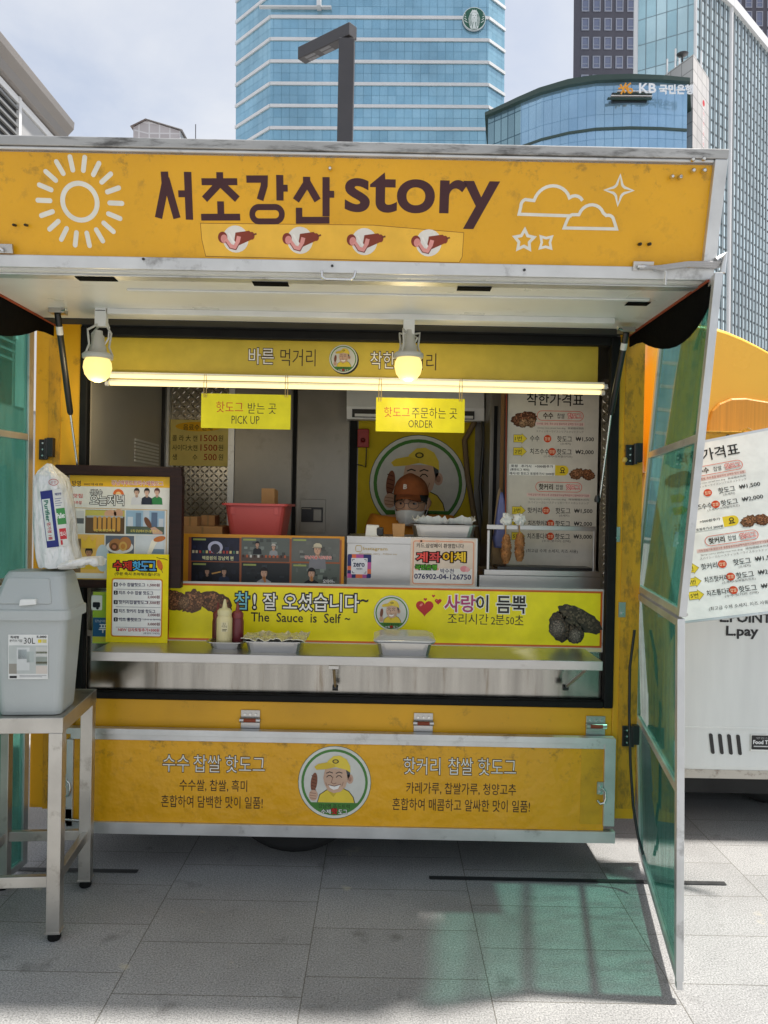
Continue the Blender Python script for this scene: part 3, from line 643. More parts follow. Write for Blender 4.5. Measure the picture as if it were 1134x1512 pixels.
for k in range(18): 
    a = R(20 * k + 1); b.stroke(f, [(44 * math.cos(a), 44 * math.sin(a)), (62 * math.cos(a), 62 * math.sin(a))], 7, WHT, 1, rnd=True)
b.stroke(f, [(25.5 * math.cos(R(10 * k)), 25.5 * math.sin(R(10 * k))) for k in range(36)], 7, WHT, 1, True)
f = at_(362, 293)
c1 = lambda x, y: (x / 2 - 362, y / 2 - 293 + .0195 * (362 - x / 2))
ly = 1.
for pts, wd in (([(489, 512), (490, 545), (465, 640)], 22), ([(492, 530), (520, 641)], 22), ([(527, 573), (548, 573)], 19), ([(557, 513), (557, 645)], 22),
                ([(651, 514), (651, 531)], 20), ([(597, 540), (702, 540)], 19), ([(648, 546), (604, 588)], 21), ([(655, 546), (701, 588)], 21), ([(651, 594), (651, 630)], 20), ([(592, 638), (708, 638)], 19),
                ([(729, 533), (782, 533), (781, 551), (768, 590)], 20), ([(827, 522), (827, 592)], 21), ([(836, 558), (850, 558)], 19),
                ([(906, 527), (906, 545), (874, 592)], 21), ([(906, 540), (938, 592)], 21), ([(963, 528), (963, 636)], 21), ([(972, 575), (987, 575)], 19), ([(883, 612), (883, 647), (973, 647)], 19)):
    b.stroke(f, [c1(*p) for p in pts], wd / 2, BRN, ly); ly += .12
b.stroke(f, [c1(*p) for p in rr_pts(744, 610, 832, 650, 19.9, 8)], 8.5, BRN, 1, True)
f = at_(623, 296.5); b.txt(f, 'story', 0, 0, 228, 76, BRN, 1, .02)
f = at_(491, 361)                                     # glued patch with four corn dogs
b.poly(f, [(-194, -26), (60, -28), (193, -20), (192, 14), (188, 22), (-188, 20), (-193, -4)], (240, 186, 62), .5)
b.stroke(f, [(-194, -26), (60, -28), (193, -20), (192, 14), (188, 22), (-188, 20), (-193, -4)], .9, (150, 100, 20), .7, True)
for k in range(4):
    f = at_(348 + k * 95, 353 + k * 1.9)
    b.ell(f, 0, 0, 19, 19, (226, 220, 208), 1)
    b.poly(f, [(0, -9), (20, -12), (25, -8), (24, 0), (4, 9), (-2, 2)], (132, 52, 30), 2); b.ell(f, 24, -5, 4, 5.5, (132, 52, 30), 2.2); b.stroke(f, [(25, -6), (31, -8)], 2.4, (110, 50, 30), 2.4)
    b.ell(f, -19, -2, 7, 8, (128, 46, 30), 2); b.ell(f, -17, 0, 5, 6, (214, 140, 130), 2.3)
    b.stroke(f, [(-15, 1), (-8, 10), (-1, 12), (3, 4), (5, -4)], 6, (222, 150, 140), 2.6); b.stroke(f, [(-15, 4), (-9, 13), (0, 15), (6, 5)], 1.2, (120, 60, 50), 3)
    b.stroke(f, [(-10, -8), (-2, 6)], 3, (236, 230, 220), 3.2)
def arc(cx, cy, r, a0, a1, n=12): return [(cx + r * math.cos(R(a0 + (a1 - a0) * k / n)), cy + r * math.sin(R(a0 + (a1 - a0) * k / n))) for k in range(n + 1)]
f = at_(840, 306); m_ = lambda q: [(x - 840, y - 306) for x, y in q]
b.stroke(f, m_([(845, 318), (767, 317), (769, 307)] + arc(778, 305, 9, 190, 250, 4) + arc(815, 305, 28, 195, 322, 12) + arc(848, 303, 13, 230, 330, 5)), 4.5, WHT, 1)
b.stroke(f, m_([(835, 335), (838, 326)] + arc(848, 325, 9, 190, 255, 4) + arc(874, 321, 19, 195, 335, 9) + arc(899, 325, 9, 250, 345, 5) + [(913, 335)]), 4.5, WHT, 2.5, True)
f = at_(914, 281); b.stroke(f, [p for k in range(4) for p in (lambda a: [(21 * math.cos(a), 21 * math.sin(a)), (9 * math.cos(a + R(25)), 9 * math.sin(a + R(25))), (8 * math.cos(a + R(45)), 8 * math.sin(a + R(45))), (9 * math.cos(a + R(65)), 9 * math.sin(a + R(65)))])(R(90 * k - 90))], 3.6, WHT, 1, True)
f = at_(774, 355); b.stroke(f, starpts(0, 0, 15, 8, 5), 4.2, WHT, 1, True)
f = at_(806, 358); b.stroke(f, starpts(0, 0, 11.5, 6, 4, -45), 3.6, WHT, 1, True)
b.build('sign_lettering', hatch_o)
b = MB()                                              # bolts, rivets and the corner plates
for x, y, r in ((1020, 237, 3.4), (1036, 236, 3.4), (1021, 253, 3.4), (1037, 253, 3.4), (990, 262, 3), (1002, 262, 3), (943, 361, 2.4), (957, 361, 2.4), (488, 250, 3), (24, 333, 2), (41, 333, 2), (214, 383, 2), (491, 393, 2), (773, 399, 2), (1002, 263, 3)):
    b = MB(); f = at_(x, y); b.lathe(f.o, [(r * f.k, .004), (r * f.k, .02), (r * f.k * .6, .024)], CHROME if r > 2.9 else BLACK, aw.n, 10); b.build('bolt', hatch_o)
for x0, x1, y0, y1 in ((932, 962, 387, 400), (-30, 23, 361, 374)):
    b = MB(); b.pbox(aw, x0, y0, x1, y1, STEEL, .022, -.012); f = at_((x0 + x1) / 2, (y0 + y1) / 2)
    b.tube([f.p(-10, 1, .03), f.p(12, 1, .032), f.p(14, 4, .03)], .006, CHROME); b.build('latch', hatch_o, bevel=.002)
b = MB(); f = at_(500, 407); b.tube([f.p(-24, -6, .015), f.p(-23, 3, .03), f.p(-18, 6, .032), f.p(18, 6, .032), f.p(23, 3, .03), f.p(25, -6, .015)], .0045, CHROME); b.build('grab_handle', hatch_o)
# underside details
b = MB()
b.box((AL, AY + .05, AZ - .006), (AR, AY + .10, AZ), ALU)
b.box((AL, 3.2, AZ - .004), (AR, 3.3, AZ), DARK)  # dark strip painting in the shadow along the soffit's rear edge
b.box((-1.10, 3.02, AZ - .022), (.89, 3.06, AZ), WPLASTIC)
b.box((-.93, 2.74, AZ - .006), (.93, 2.765, AZ), WPLASTIC)
b.build('soffit_rail_and_shade', hatch_o, bevel=.002)
for x0, x1, y0 in ((-.46, -.34, 2.60), (.235, .35, 2.61), (.86, .94, 2.76), (-1.05, -.92, 2.58)): b = MB(); b.box((x0, y0, AZ - .009), (x1, y0 + .045, AZ - .0065), CLOTH); b.build('soffit_slot', hatch_o)
for sgn, x in ((1, AR - .004), (-1, AL + .004)):      # black gusset flaps between hatch and post
    b = MB(); top, bot = [], []
    for k in range(13):
        t = k / 12; y = 2.5 + .82 * t; dp = .075 * (1 - t) ** .3 + .092 * math.sin(math.pi * min(1, t * 1.15)) ** .8 * (1 - .25 * t) if t * 1.15 < 1 else .05
        top.append(Vector((x, y, AZ + .0))); bot.append(Vector((x + sgn * (.02 * math.sin(math.pi * t)), y, AZ - max(dp, .03))))
    n = len(top); th = Vector((sgn * .006, 0, 0)); vs = top + bot + [v + th for v in top] + [v + th for v in bot]; fs = []
    for k in range(n - 1):
        fs += [(k, k + 1, n + k + 1, n + k), (2 * n + k, 3 * n + k, 3 * n + k + 1, 2 * n + k + 1), (n + k, n + k + 1, 3 * n + k + 1, 3 * n + k)]
    b.add(vs, fs, CLOTH, smooth=True)
    fl = b.build('side_flap', truck)
    b = MB(); b.tube([v + Vector((-sgn * .005, 0, -.004)) for v in top], .005, ORANGE, 6); b.build('piping', fl)
# gas struts
for a, m_, e in (((85, 463, 3.05), (104, 612, 3.22), (118, 716, 3.31)), ((925, 491, 3.1), (902, 612, 3.27), (886, 735, 3.36))):
    A, Mm, E_ = P(*a), P(*m_), P(*e)
    b = MB(); b.tube([A, A + (Mm - A) * .97, Mm], [.0125, .0125, .009], BLACK, 12); b.tube([A + (Mm - A) * .12, A + (Mm - A) * .2], .0132, WPLASTIC, 12)
    st = b.build('gas_strut', truck)
    b = MB(); b.tube([Mm, E_], .0048, CHROME, 8); b.lathe(E_ - Vector((.016, .016, .02)), [(.012, 0), (.014, .012), (.008, .03)], BLACK, (0, 0, 1), 10); b.build('rod', st)
    b = MB(); s = 1 if a[0] > 500 else -1
    b.box(A + Vector((-.03, -.02, 0)), A + Vector((.03, .03, .02)), STEEL); b.tube([A + Vector((0, 0, .01)), A + Vector((-s * .045, -.03, .01))], .006, CHROME); b.build('bracket', st, bevel=.002)

# counter back sign: the long yellow board
bp = Yp(TY + .03)
b = MB(); b.pbox(bp, 246, 864, 892, 957, mat('board edge', (.5, .5, .45), .5), 0, .012)
f = bp.at(568, 910.5); b.rect(f, -321, -43.5, 321, 40, (196, 96, 28), 1); b.rect(f, -318, -40.5, 318, 37, (238, 222, 16), 2)
f = bp.at(568, 910.5); b.rect(f, -321, 41, 321, 46, (218, 206, 160), 1)
for cx, cy, rx, ry, c, sd, ro in ((258, 886, 20, 15, (136, 92, 62), 11, 20), (284, 888, 20, 16, (140, 98, 66), 12, -30), (318, 890, 26, 15, (124, 84, 56), 13, 15)): blob(b, bp.at(cx, cy), 0, 0, rx, ry, c, 3, sd, ro)
blob(b, bp.at(272, 889), 0, 0, 8, 10, (150, 116, 84), 6, 17, 20)
for cx, cy, rx, ry, c, sd, ro in ((856, 914, 36, 15, (84, 72, 56), 14, 28), (826, 925, 15, 23, (74, 60, 46), 15, -12), (849, 935, 14, 16, (80, 64, 50), 16, 0)): blob(b, bp.at(cx, cy), 0, 0, rx, ry, c, 3, sd, ro, .07)
for cx, cy, r1 in ((822, 928, 11), (849, 939, 9)):
    blob(b, bp.at(cx, cy), 0, 0, r1, r1 * 1.2, (118, 104, 92), 6, int(cx)); blob(b, bp.at(cx, cy), 0, 0, r1 * .62, r1 * .75, (138, 124, 112), 9, int(cy), 0, .05)
K = (36, 32, 28); W_ = (236, 234, 224)
T = lambda t, x, y, wd, ht, col=K, bo=0., lay=3, **k: b.txt(bp.at(x, y), t, 0, 0, wd, ht, col, lay, bo, **k)
T('참', 357.5, 887, 21, 26, (130, 200, 214), .01, out=K, ow=.07); T('!', 376, 888, 4, 22, W_, .01, out=K, ow=.07)
T('잘', 398.5, 888, 20, 25, W_, .01, out=K, ow=.07); T('오셨습니다', 474, 889.5, 112, 26, W_, .01, out=K, ow=.07); T('~', 538, 887, 12, 5, K, .03)
T('The  Sauce  is  Self', 437, 912, 133, 14, K, .012); T('~', 513, 914, 8, 3.4, K, .02)
emblem(b, bp.at(578, 905), 26, 3)
for cx, cy, r1 in ((627, 897, 13), (647, 888, 5), (628, 885, 2.6), (640, 880, 2.4)):
    f = bp.at(cx, cy); b.poly(f, [(16 * math.sin(t) ** 3 / 16 * r1, -(13 * math.cos(t) - 5 * math.cos(2 * t) - 2 * math.cos(3 * t) - math.cos(4 * t)) / 16 * r1) for t in [2 * math.pi * k / 30 for k in range(30)]], (186, 44, 40), 3)
    b.ell(f, -r1 * .4, -r1 * .3, r1 * .22, r1 * .12, (226, 130, 120), 4, rot=-40)
T('사랑', 679, 891, 46, 26, (170, 60, 110), .02, out=W_, ow=.05); T('이', 712, 891, 18, 25, K, .02, out=W_, ow=.05); T('듬뿍', 755, 893, 44, 26, K, .02, out=W_, ow=.05)
T('조리시간', 691, 914, 60, 16); T('2', 728, 916.5, 6.5, 11); T('분', 738, 915, 13, 15); T('50', 753, 916.5, 12, 11); T('초', 766.5, 915.5, 13, 15)
b.build('counter_sign', truck)

# fold-out serving shelf and the steel face under it
b = MB(); SZ = 1.0
b.box((-1.145, 3.035, SZ - .004), (.875, 3.31, SZ), STEEL); b.box((-1.145, 3.03, SZ - .036), (.875, 3.035, SZ), STEEL); b.box((-1.145, 3.035, SZ - .036), (-1.14, 3.31, SZ - .004), STEEL); b.box((.87, 3.035, SZ - .036), (.875, 3.31, SZ - .004), STEEL)
shelf = b.build('serving_shelf', truck, bevel=.002)
for x in (493, 868):
    b = MB(); A = P(x, 987, 3.16); E_ = A + Vector((0 if x < 800 else -.06, .13, -.11))
    b.box(A - Vector((.02, .01, 0)), A + Vector((.02, .01, .012)), STEEL); b.tube([A, E_], .007, STEEL); b.lathe(E_ - Vector((.012, 0, 0)), [(.013, 0), (.013, .024)], BLACK, (1, 0, 0), 10); b.build('shelf_bracket', shelf)
b = MB(); b.box((OL + sw, TY + .035, OB + .03), (OR_ - sw, TY + .05, SZ + .03), STAINED); b.box((OL + sw, TY + .03, SZ + .005), (OR_ - sw, TY + .034, SZ + .03), CREAM)
b.box((OL + .03, TY + .05, SZ - .02), (BR_ - .05, TY + .42, SZ + .0), STEEL)
b.build('counter_face', truck)
CT = P(400, 862, 3.5).z                                # inner counter top height
b = MB(); b.box((OL + .03, TY + .08, CT - .03), (BR_ - .05, TY + .62, CT), STEEL); b.box((OL + .03, TY + .08, SZ), (BR_ - .05, TY + .10, CT - .03), STEEL); b.build('inner_counter', truck, bevel=.002)

# lower drop panel with lettering
LY = 3.285; lp = Yp(LY)
b = MB(); X0, X1, Y0, Y1 = 99, 907, 1081, 1236
b.pbox(lp, X0 + 9, Y0 + 15, X1 - 15, Y1 - 17, VINYL, 0, .02); low = b.build('drop_panel', truck)
b = MB()
b.pbox(lp, X0, Y0, X1, Y0 + 9, ALU, .014, .022); b.pbox(lp, X0 + 6, Y0 + 9.3, X1 - 6, Y0 + 17, ALU, .006, .022)
b.pbox(lp, X0, Y1 - 17, X1, Y1, ALU, .012, .022); b.pbox(lp, X0, Y0 + 9.3, X0 + 10, Y1 - 17.3, ALU, .012, .022); b.pbox(lp, X1 - 16, Y0 + 9.3, X1, Y1 - 17.3, ALU, .012, .022)
b.pbox(lp, X1 - 50, Y0 + 18, X1 - 17, Y1 - 19, BARE, .0015, 0.); b.build('panel_frame', low, bevel=.003)
b = MB(); b.ink = PRINTD
T = lambda t, x, y, wd, ht, col=(48, 30, 20), bo=.006, lay=1, **k: b.txt(lp.at(x, y), t, 0, 0, wd, ht, col, lay, bo, **k)
for t, x, y, wd in (('수수', 260, 1127, 39), ('찹쌀', 306, 1127.5, 40), ('핫도그', 362, 1128.5, 58), ('핫커리', 623, 1131, 54), ('찹쌀', 680, 1131.5, 36), ('핫도그', 734, 1132.5, 56)):
    T(t, x, y, wd, 25, (236, 232, 220), -.004, out=(60, 40, 24), ow=.04)
T('수수쌀, 찹쌀, 흑미', 315, 1160, 100, 18); T('혼합하여 담백한 맛이 일품!', 313, 1184, 150, 18); T('카레가루, 찹쌀가루, 청양고추', 681, 1165, 162, 18); T('혼합하여 매콤하고 알싸한 맛이 일품!', 681, 1189, 203, 18)
emblem(b, lp.at(494, 1155), 54, 1); b.build('panel_lettering', low)
for x, y in ((99, 1157), (886, 1168)):
    b = MB(); f = lp.at(x, y); b.pbox(lp, x - 5, y - 14, x + 6, y + 4, STEEL, .008, 0); b.lathe(f.p(0, -8, .008), [(.008, 0), (.008, .008)], CHROME, (0, -1, 0), 8); b.lathe(f.p(0, 1, .008), [(.008, 0), (.008, .008)], CHROME, (0, -1, 0), 8)
    b.tube([f.p(2, -6, .014), f.p(6, -2, .016), f.p(7, 8, .018), f.p(5, 15, .018), f.p(-1, 17, .016), f.p(-5, 12, .012)], .005, CHROME, 8); b.build('hook_latch', low)
b = MB(); b.pbox(lp, 93, 1193, 107, 1214, STEEL, .012, 0); f = lp.at(100, 1207); b.tube([f.p(-6, 0, .02), f.p(20, 1, .02)], .006, CHROME); b.build('bolt_latch', low)
for x in (370, 625, 879):
    b = MB(); y = 1059 + (x - 370) * .0175
    b.pbox(tp, x - 14, y - 11, x + 14, y + 18, STEEL, .006, -.001); f = tp.at(x, y + 3); b.tube([f.p(-15, 0, .014), f.p(15, 0, .014)], .011, STEEL, 10); b.tube([f.p(-9, 0, .017), f.p(9, 0, .017)], .0095, ORANGE, 10)
    for q in (-8, 0, 8): b.lathe(f.p(q, -8, .006), [(.006, 0), (.005, .005)], CHROME, (0, -1, 0), 8)
    b.build('hinge', truck, bevel=.001)
# wheel behind the lower panel
for yy in (3.58, 4.75):
    c = Vector((-.385, yy, .335)); kr = 1.26
    b = MB(); b.lathe(c, [(a * kr, z) for a, z in ((.17, -.085), (.235, -.09), (.262, -.07), (.266, 0), (.262, .07), (.235, .09), (.17, .085))], TYRE, (0, 1, 0), 40); wh = b.build('wheel', truck)
    b = MB(); b.lathe(c, [(a * kr, z) for a, z in ((.04, -.07), (.06, -.05), (.11, -.02), (.15, -.04), (.175, -.088), (.168, -.092))], ALU, (0, 1, 0), 30); b.build('rim', wh)

# folding green glass side doors
def pane_door(q0, q1, hinge_side, seed):
    """Two hinged leaves: q0 lower, q1 upper; each quad = far-top, near-top, near-bottom, far-bottom."""
    door = None
    for qi, q in enumerate((q0, q1)):
        ft_, nt_, nb_, fb_ = [Vector(v) for v in q]
        nrm = (nt_ - ft_).cross(fb_ - ft_).normalized() * .012
        def at2(s, t): return (ft_ * (1 - s) + nt_ * s) * (1 - t) + (fb_ * (1 - s) + nb_ * s) * t
        def bar(s0, s1, t0, t1, mb, m=ALU, k=1.):
            qq = [at2(s0, t0), at2(s1, t0), at2(s1, t1), at2(s0, t1)]; mb.hexa([v + nrm * k for v in qq], [v - nrm * k for v in qq], m)
        b = MB(); e = .04; tm = .47 if qi else .48
        bar(0, e, 0, 1, b); bar(1 - e, 1, 0, 1, b); bar(e, 1 - e, 0, .022, b); bar(e, 1 - e, .978, 1, b); bar(e, 1 - e, tm - .012, tm + .012, b, ALU, .9)
        if qi == 0:
            bar(1 - e * .9, 1 - .003, 1, 1.025, b, ALU, .8)
        o = b.build('glass_door', truck, bevel=.0015)
        b = MB()
        for t0, t1 in ((.022, tm - .012), (tm + .012, .978)): bar(e, 1 - e, t0, t1, b, GLASS, .22)
        b.build('pane', o)
        if qi == 0:                                    # piano hinge joining the leaves
            b = MB(); b.tube([at2(.0, -.012) + nrm * 1.3, at2(1, -.012) + nrm * 1.3], .006, STEEL); 
            for k in range(6): b.lathe(at2(.08 + k * .17, .012) + nrm, [(.008, 0), (.008, .005)], CHROME, nrm, 8)
            b.build('leaf_hinge', o)
h = lambda px, py, Y: P(px, py, Y)
pane_door([h(938, 872, 3.48), h(1006, 914, 2.52), h(1004, 1450, 2.48), h(946, 1256, 3.48)], [h(978, 492, 3.36), h(1062, 402, 2.43), h(1008, 911, 2.52), h(939, 869, 3.48)], 1, 1)
XL = BL - .005
pane_door([(XL, 3.30, 1.24), (XL - .10, 2.45, 1.24), (XL - .10, 2.45, .03), (XL, 3.30, .03)], [(XL - .005, 3.30, 2.40), (XL - .14, 2.45, 2.40), (XL - .10, 2.45, 1.25), (XL, 3.30, 1.25)], -1, 2)
for x, y in ((930, 672), (925, 1086), (66, 664)):      # black door hinges
    b = MB(); b.pbox(tp, x - 7, y - 15, x + 5, y + 15, BLACK, .012, 0); b.pbox(tp, x + 7, y - 17, x + 16, y + 11, BLACK, .03, 0); f = tp.at(x + 6, y); b.tube([f.p(0, -16, .022), f.p(0, 14, .022)], .009, BLACK)
    for q in (-9, 0, 9): b.lathe(f.p(-7, q, .012), [(.004, 0), (.004, .004)], CHROME, (0, -1, 0), 8)
    b.build('door_hinge', truck, bevel=.002)
b = MB()
for x, y in ((910, 789), (918, 900)):
    b = MB(); b.pbox(tp, x - 5, y - 11, x + 5, y + 11, STEEL, .006, 0); b.lathe(tp.at(x, y + 5).o, [(.006, -.012), (.006, .016)], CHROME, (0, -1, 0), 8); b.build('latch_plate', truck)
b = MB(); b.lathe(tp.at(922, 679).o, [(.012, -.002), (.01, .012), (.004, .016)], mat('bumper stop', lin((215, 180, 90)), .5), (0, -1, 0), 14); b.build('door_stop', truck)
b = MB(); b.tube([P(937, 930, 3.29), P(930, 985, 3.28), P(929, 1050, 3.27), P(931, 1130, 3.27), P(935, 1190, 3.26), P(942, 1235, 3.24), P(950, 1262, 3.2)], .006, BLACK, 8); b.build('cable', truck)
b = MB(); f = at_(990, 394)                            # twisted rag tied round the corner
for k in range(3): b.tube([f.p(-50 + 3 * k, 4 - 2 * k, .03), f.p(-20, 1 + 2 * k, .034 + .004 * k), f.p(20, -5 + k * 2, .036), f.p(60, -6 + k * 3, .03), f.p(76, -9 + 3 * k, .01 - .01 * k)], .0055, mat('grey rag', (.4, .39, .38), .9, bump=.4, bs=80), 8)
b.tube([f.p(-22, 2, .035), f.p(-12, 8, .04), f.p(-10, 26, .034)], .004, ALU, 6); b.tube([f.p(60, -10, .03), f.p(74, -20, .02), f.p(72, 8, .03)], .009, ALU, 6)
tag(b.build('tie_rag'), 'twisted grey rag tied round the right corner of the lifted hatch', 'rag')

# ------------------------------------------------------------------ lamps and hanging signs of the truck
def lamp_light(name, loc, e, r, parent=None):
    l = bpy.data.lights.new(name, 'POINT'); l.energy = e; l.color = (1, .78, .42); l.shadow_soft_size = r
    o = bpy.data.objects.new(name, l); COL.objects.link(o); o.location = loc
    if parent is not None: o.parent = parent; o.location = Vector(loc) - Vector(parent['_o'])
    return o
LAMPG = mat('aged white plastic', (.5, .49, .44), .45)
for i, (x, y, sx) in enumerate(((144, 543, 150), (603, 542, 604))):
    c = P(x, y, 3.04); tpz = P(sx, 462 + i * 12, 3.04)
    t = thing('bulb_lamp', ('glowing round bulb lamp clipped above the left end of the tube lights', 'glowing round bulb lamp hanging in front of the cartoon header board beside its emblem')[i], 'lamp', (c.x, c.y, c.z - .06), 'bulb lamps clipped under the hatch')
    b = MB(); b.lathe(c, [(.012, -.056), (.032, -.048), (.048, -.028), (.055, 0), (.052, .022), (.044, .036)], BULB, seg=24); b.build('bulb', t)
    b = MB(); b.lathe(c, [(.05, .034), (.058, .036), (.059, .05), (.052, .056), (.034, .062), (.031, .085), (.026, .09), (.024, .125), (.018, .13), (.017, .145)], LAMPG, seg=24); b.build('socket', t)
    b = MB()
    for a in (.5, 2.4, 4.2):
        o = Vector((math.cos(a), math.sin(a), 0)); b.tube([c + o * .056 + Vector((0, 0, .052)), c + o * .042 + Vector((0, 0, .085)), c + o * .047 + Vector((0, 0, .12)), c + o * .05 + Vector((0, 0, .14)), tpz + Vector((0, 0, -.05)) + o * .02], .0045, LAMPG, 6)
    b.build('cage_wire', t)
    b = MB(); b.box(tpz + Vector((-.022, -.014, -.055)), tpz + Vector((.022, .014, .03)), WPLASTIC); b.tube([tpz + Vector((.0, .014, .01)), tpz + Vector((.02, .03, -.05)), c + Vector((.034, .02, .12)), c + Vector((.02, .01, .09))], .0035, WPLASTIC, 6); b.box(tpz + Vector((-.02, -.0145, .005)), tpz + Vector((.02, -.0141, .008)), BLACK); b.build('clip', t, bevel=.003)
    lamp_light('bulb_light', c + Vector((0, 0, -.075)), 1.7, .05, t)
for i, (x0, y0, x1, y1, Y) in enumerate(((160, 555, 893, 571, 3.345), (160, 566, 889, 580, 3.375))):
    a, e = P(x0, y0, Y), P(x1, y1, Y)
    t = thing('tube_light', ('upper warm lit tube light running under the yellow header board', 'lower warm lit tube light directly above the hanging signs')[i], 'light', ((a.x + e.x) / 2, Y, a.z - .02), 'tube lights across the opening')
    b = MB(); d_ = (e - a); b.tube([a + d_ * .004, e - d_ * .004], .0095, TUBE, 10); b.build('tube', t)
    b = MB(); b.box((a.x, Y + .004, a.z + .006), (e.x, Y + .024, a.z + .019), WPLASTIC, Matrix.Rotation(math.atan2(-(e.z - a.z), e.x - a.x), 3, 'Y'), (a.x, Y, a.z)); b.build('batten', t)
    b = MB(); b.lathe(a - Vector((.012, 0, 0)), [(.012, 0), (.012, .014)], WPLASTIC, (1, 0, 0), 10); b.build('end_cap', t)
    b = MB(); b.lathe(e - Vector((.004, 0, 0)), [(.012, 0), (.012, .014)], WPLASTIC, (1, 0, 0), 10); b.build('end_cap', t)
YEL = (232, 222, 20)
for i, (x0, y0, x1, y1, words) in enumerate(((297, 582, 429, 633, (('핫도그', 339, 601, 40, 16, (200, 50, 30)), ('받는 곳', 387, 603, 42, 16, (48, 40, 24)), ('PICK UP', 362.5, 620, 41, 12, (48, 40, 24)))),
                                            (555, 588, 686, 638, (('핫도그', 586, 608.5, 38, 15, (200, 50, 30)), ('주문하는 곳', 641.5, 610, 67, 16, (48, 40, 24)), ('ORDER', 621, 626, 36, 11, (48, 40, 24)))))):
    pl = Yp(3.33)
    t = thing('hanging_sign', ('yellow hanging sign reading pick up, on two loops', 'yellow hanging sign reading order, on two loops')[i], 'sign', pl.at((x0 + x1) / 2, y1).o, 'yellow signs hanging from the tube lights')
    b = MB(); b.pbox(pl, x0, y0, x1, y1, mat('sign board edge', lin(YEL), .5), 0, .004); b.rect(pl.at((x0 + x1) / 2, (y0 + y1) / 2), -(x1 - x0) / 2, -(y1 - y0) / 2, (x1 - x0) / 2, (y1 - y0) / 2, YEL, .5)
    for q in words: b.txt(pl.at(q[1], q[2]), q[0], 0, 0, q[3], q[4], q[5], 1.5, -.004)
    b.build('board', t)
    for x in (x0 + 6, x1 - 6):
        b = MB(); f = pl.at(x, y0 + 3); k = 32
        b.tube([f.p(-1.6, 2, .004), f.p(-2, -k * .6, .004), f.p(-1.2, -k, .006), f.p(1.2, -k, .006), f.p(2, -k * .6, .004), f.p(1.6, 2, .004)], .0016, mat('elastic loop', lin((190, 165, 110)), .8), 6); b.build('loop', t)

# ------------------------------------------------------------------ things inside the truck
def sheet(name, pl, x0, y0, x1, y1, edge, th, label, cat, draw, ink=PAPER, bg=None, group=None):
    b = MB(); b.ink = ink; b.pbox(pl, x0, y0, x1, y1, edge, 0, th); f = pl.at((x0 + x1) / 2, (y0 + y1) / 2)
    if bg: b.rect(f, -(x1 - x0) / 2, -(y1 - y0) / 2, (x1 - x0) / 2, (y1 - y0) / 2, bg, .5)
    draw(b, pl, f); return b.build(name, label=label, cat=cat, group=group)
PAPEDGE = mat('paper edge', (.6, .58, .5), .8)

def d_drinks(b, pl, f):
    b.ell(pl.at(293, 630), 0, 0, 34, 7, (232, 178, 40), 1)
    T = lambda t, x, y, wd, ht, c: b.txt(pl.at(x, y), t, 0, 0, wd, ht, c, 2, .006)
    T('음료수 판매', 292, 631, 43, 9, (70, 60, 40))
    for y, n_, w_, p_ in ((647, '콜 라 大 캔', 37, '1500'), (661, '사이다大캔', 37, '1500'), (675, '생         수', 37, '500')):
        T(n_, 273, y, w_, 9, (52, 44, 30)); T(p_, 308.5 if p_ != '500' else 310.5, y, 25 if p_ != '500' else 19, 9.5, (170, 50, 36)); T('원', 326, y, 7, 9, (70, 60, 40))
sheet('drinks_price_sheet', Yp(INY - .014), 247, 620, 337, 688, PAPEDGE, .003, 'cream price sheet for drinks taped on the tread plate inside', 'notice', d_drinks, bg=(222, 200, 116))
mp_ = Yp(INY - .03)
def d_wall(b, pl, f):
    emblem(b, pl.at(617, 714), 72, 1.5)
sheet('emblem_poster', mp_, 528, 618, 700, 800, PAPEDGE, .004, 'big yellow poster with round cap man emblem on the back wall', 'poster', d_wall, bg=(196, 172, 30))
t = thing('air_conditioner', 'white wall air conditioner mounted high behind the order sign', 'air conditioner', P(612, 620, 4.4))
b = MB()
pr = [(4.27, 619), (4.25, 600), (4.28, 560), (4.48, 560), (4.48, 621)]
def xs(px, py, Y): return P(px, py, Y)
ringL = [P(512, y, Y) for Y, y in pr]; ringR = [P(715, y + 3, Y) for Y, y in pr]
b.loft([ringL, ringR], WPLASTIC); b.build('casing', t, bevel=.006)
b = MB(); b.pbox(Yp(4.262), 520, 606, 700, 618, BLACK, .012, .0); b.build('air_outlet', t)
b = MB(); b.pbox(Yp(4.255), 524, 613, 698, 617, WPLASTIC, .02, -.006); b.build('louvre', t)
b = MB(); b.tube([P(700, 590, 4.3), P(706, 606, 4.38), P(700, 625, 4.42), P(686, 650, 4.44), P(690, 700, 4.44), P(700, 760, 4.44), P(706, 800, 4.44)], .016, mat('taped hose', lin((120, 100, 70)), .8), 8)
b.build('hose', t)
t = thing('fire_alarm', 'small red alarm unit on the yellow back wall', 'alarm', P(536, 662, 4.46))
b = MB(); b.pbox(Yp(4.46), 528, 634, 545, 661, mat('red plastic', lin((150, 30, 26)), .4), .03, 0); b.build('case', t, bevel=.004)
b = MB(); b.lathe(P(536, 650, 4.43), [(.014, 0), (.012, .01), (.004, .016)], mat('dark red button', lin((110, 16, 16)), .3), (0, -1, 0), 14); b.build('button', t)
b = MB(); b.tube([P(541, 661, 4.45), P(540, 690, 4.455), P(534, 687, 4.455), P(527, 686, 4.46)], .003, BLACK, 5); b.build('wire', t)
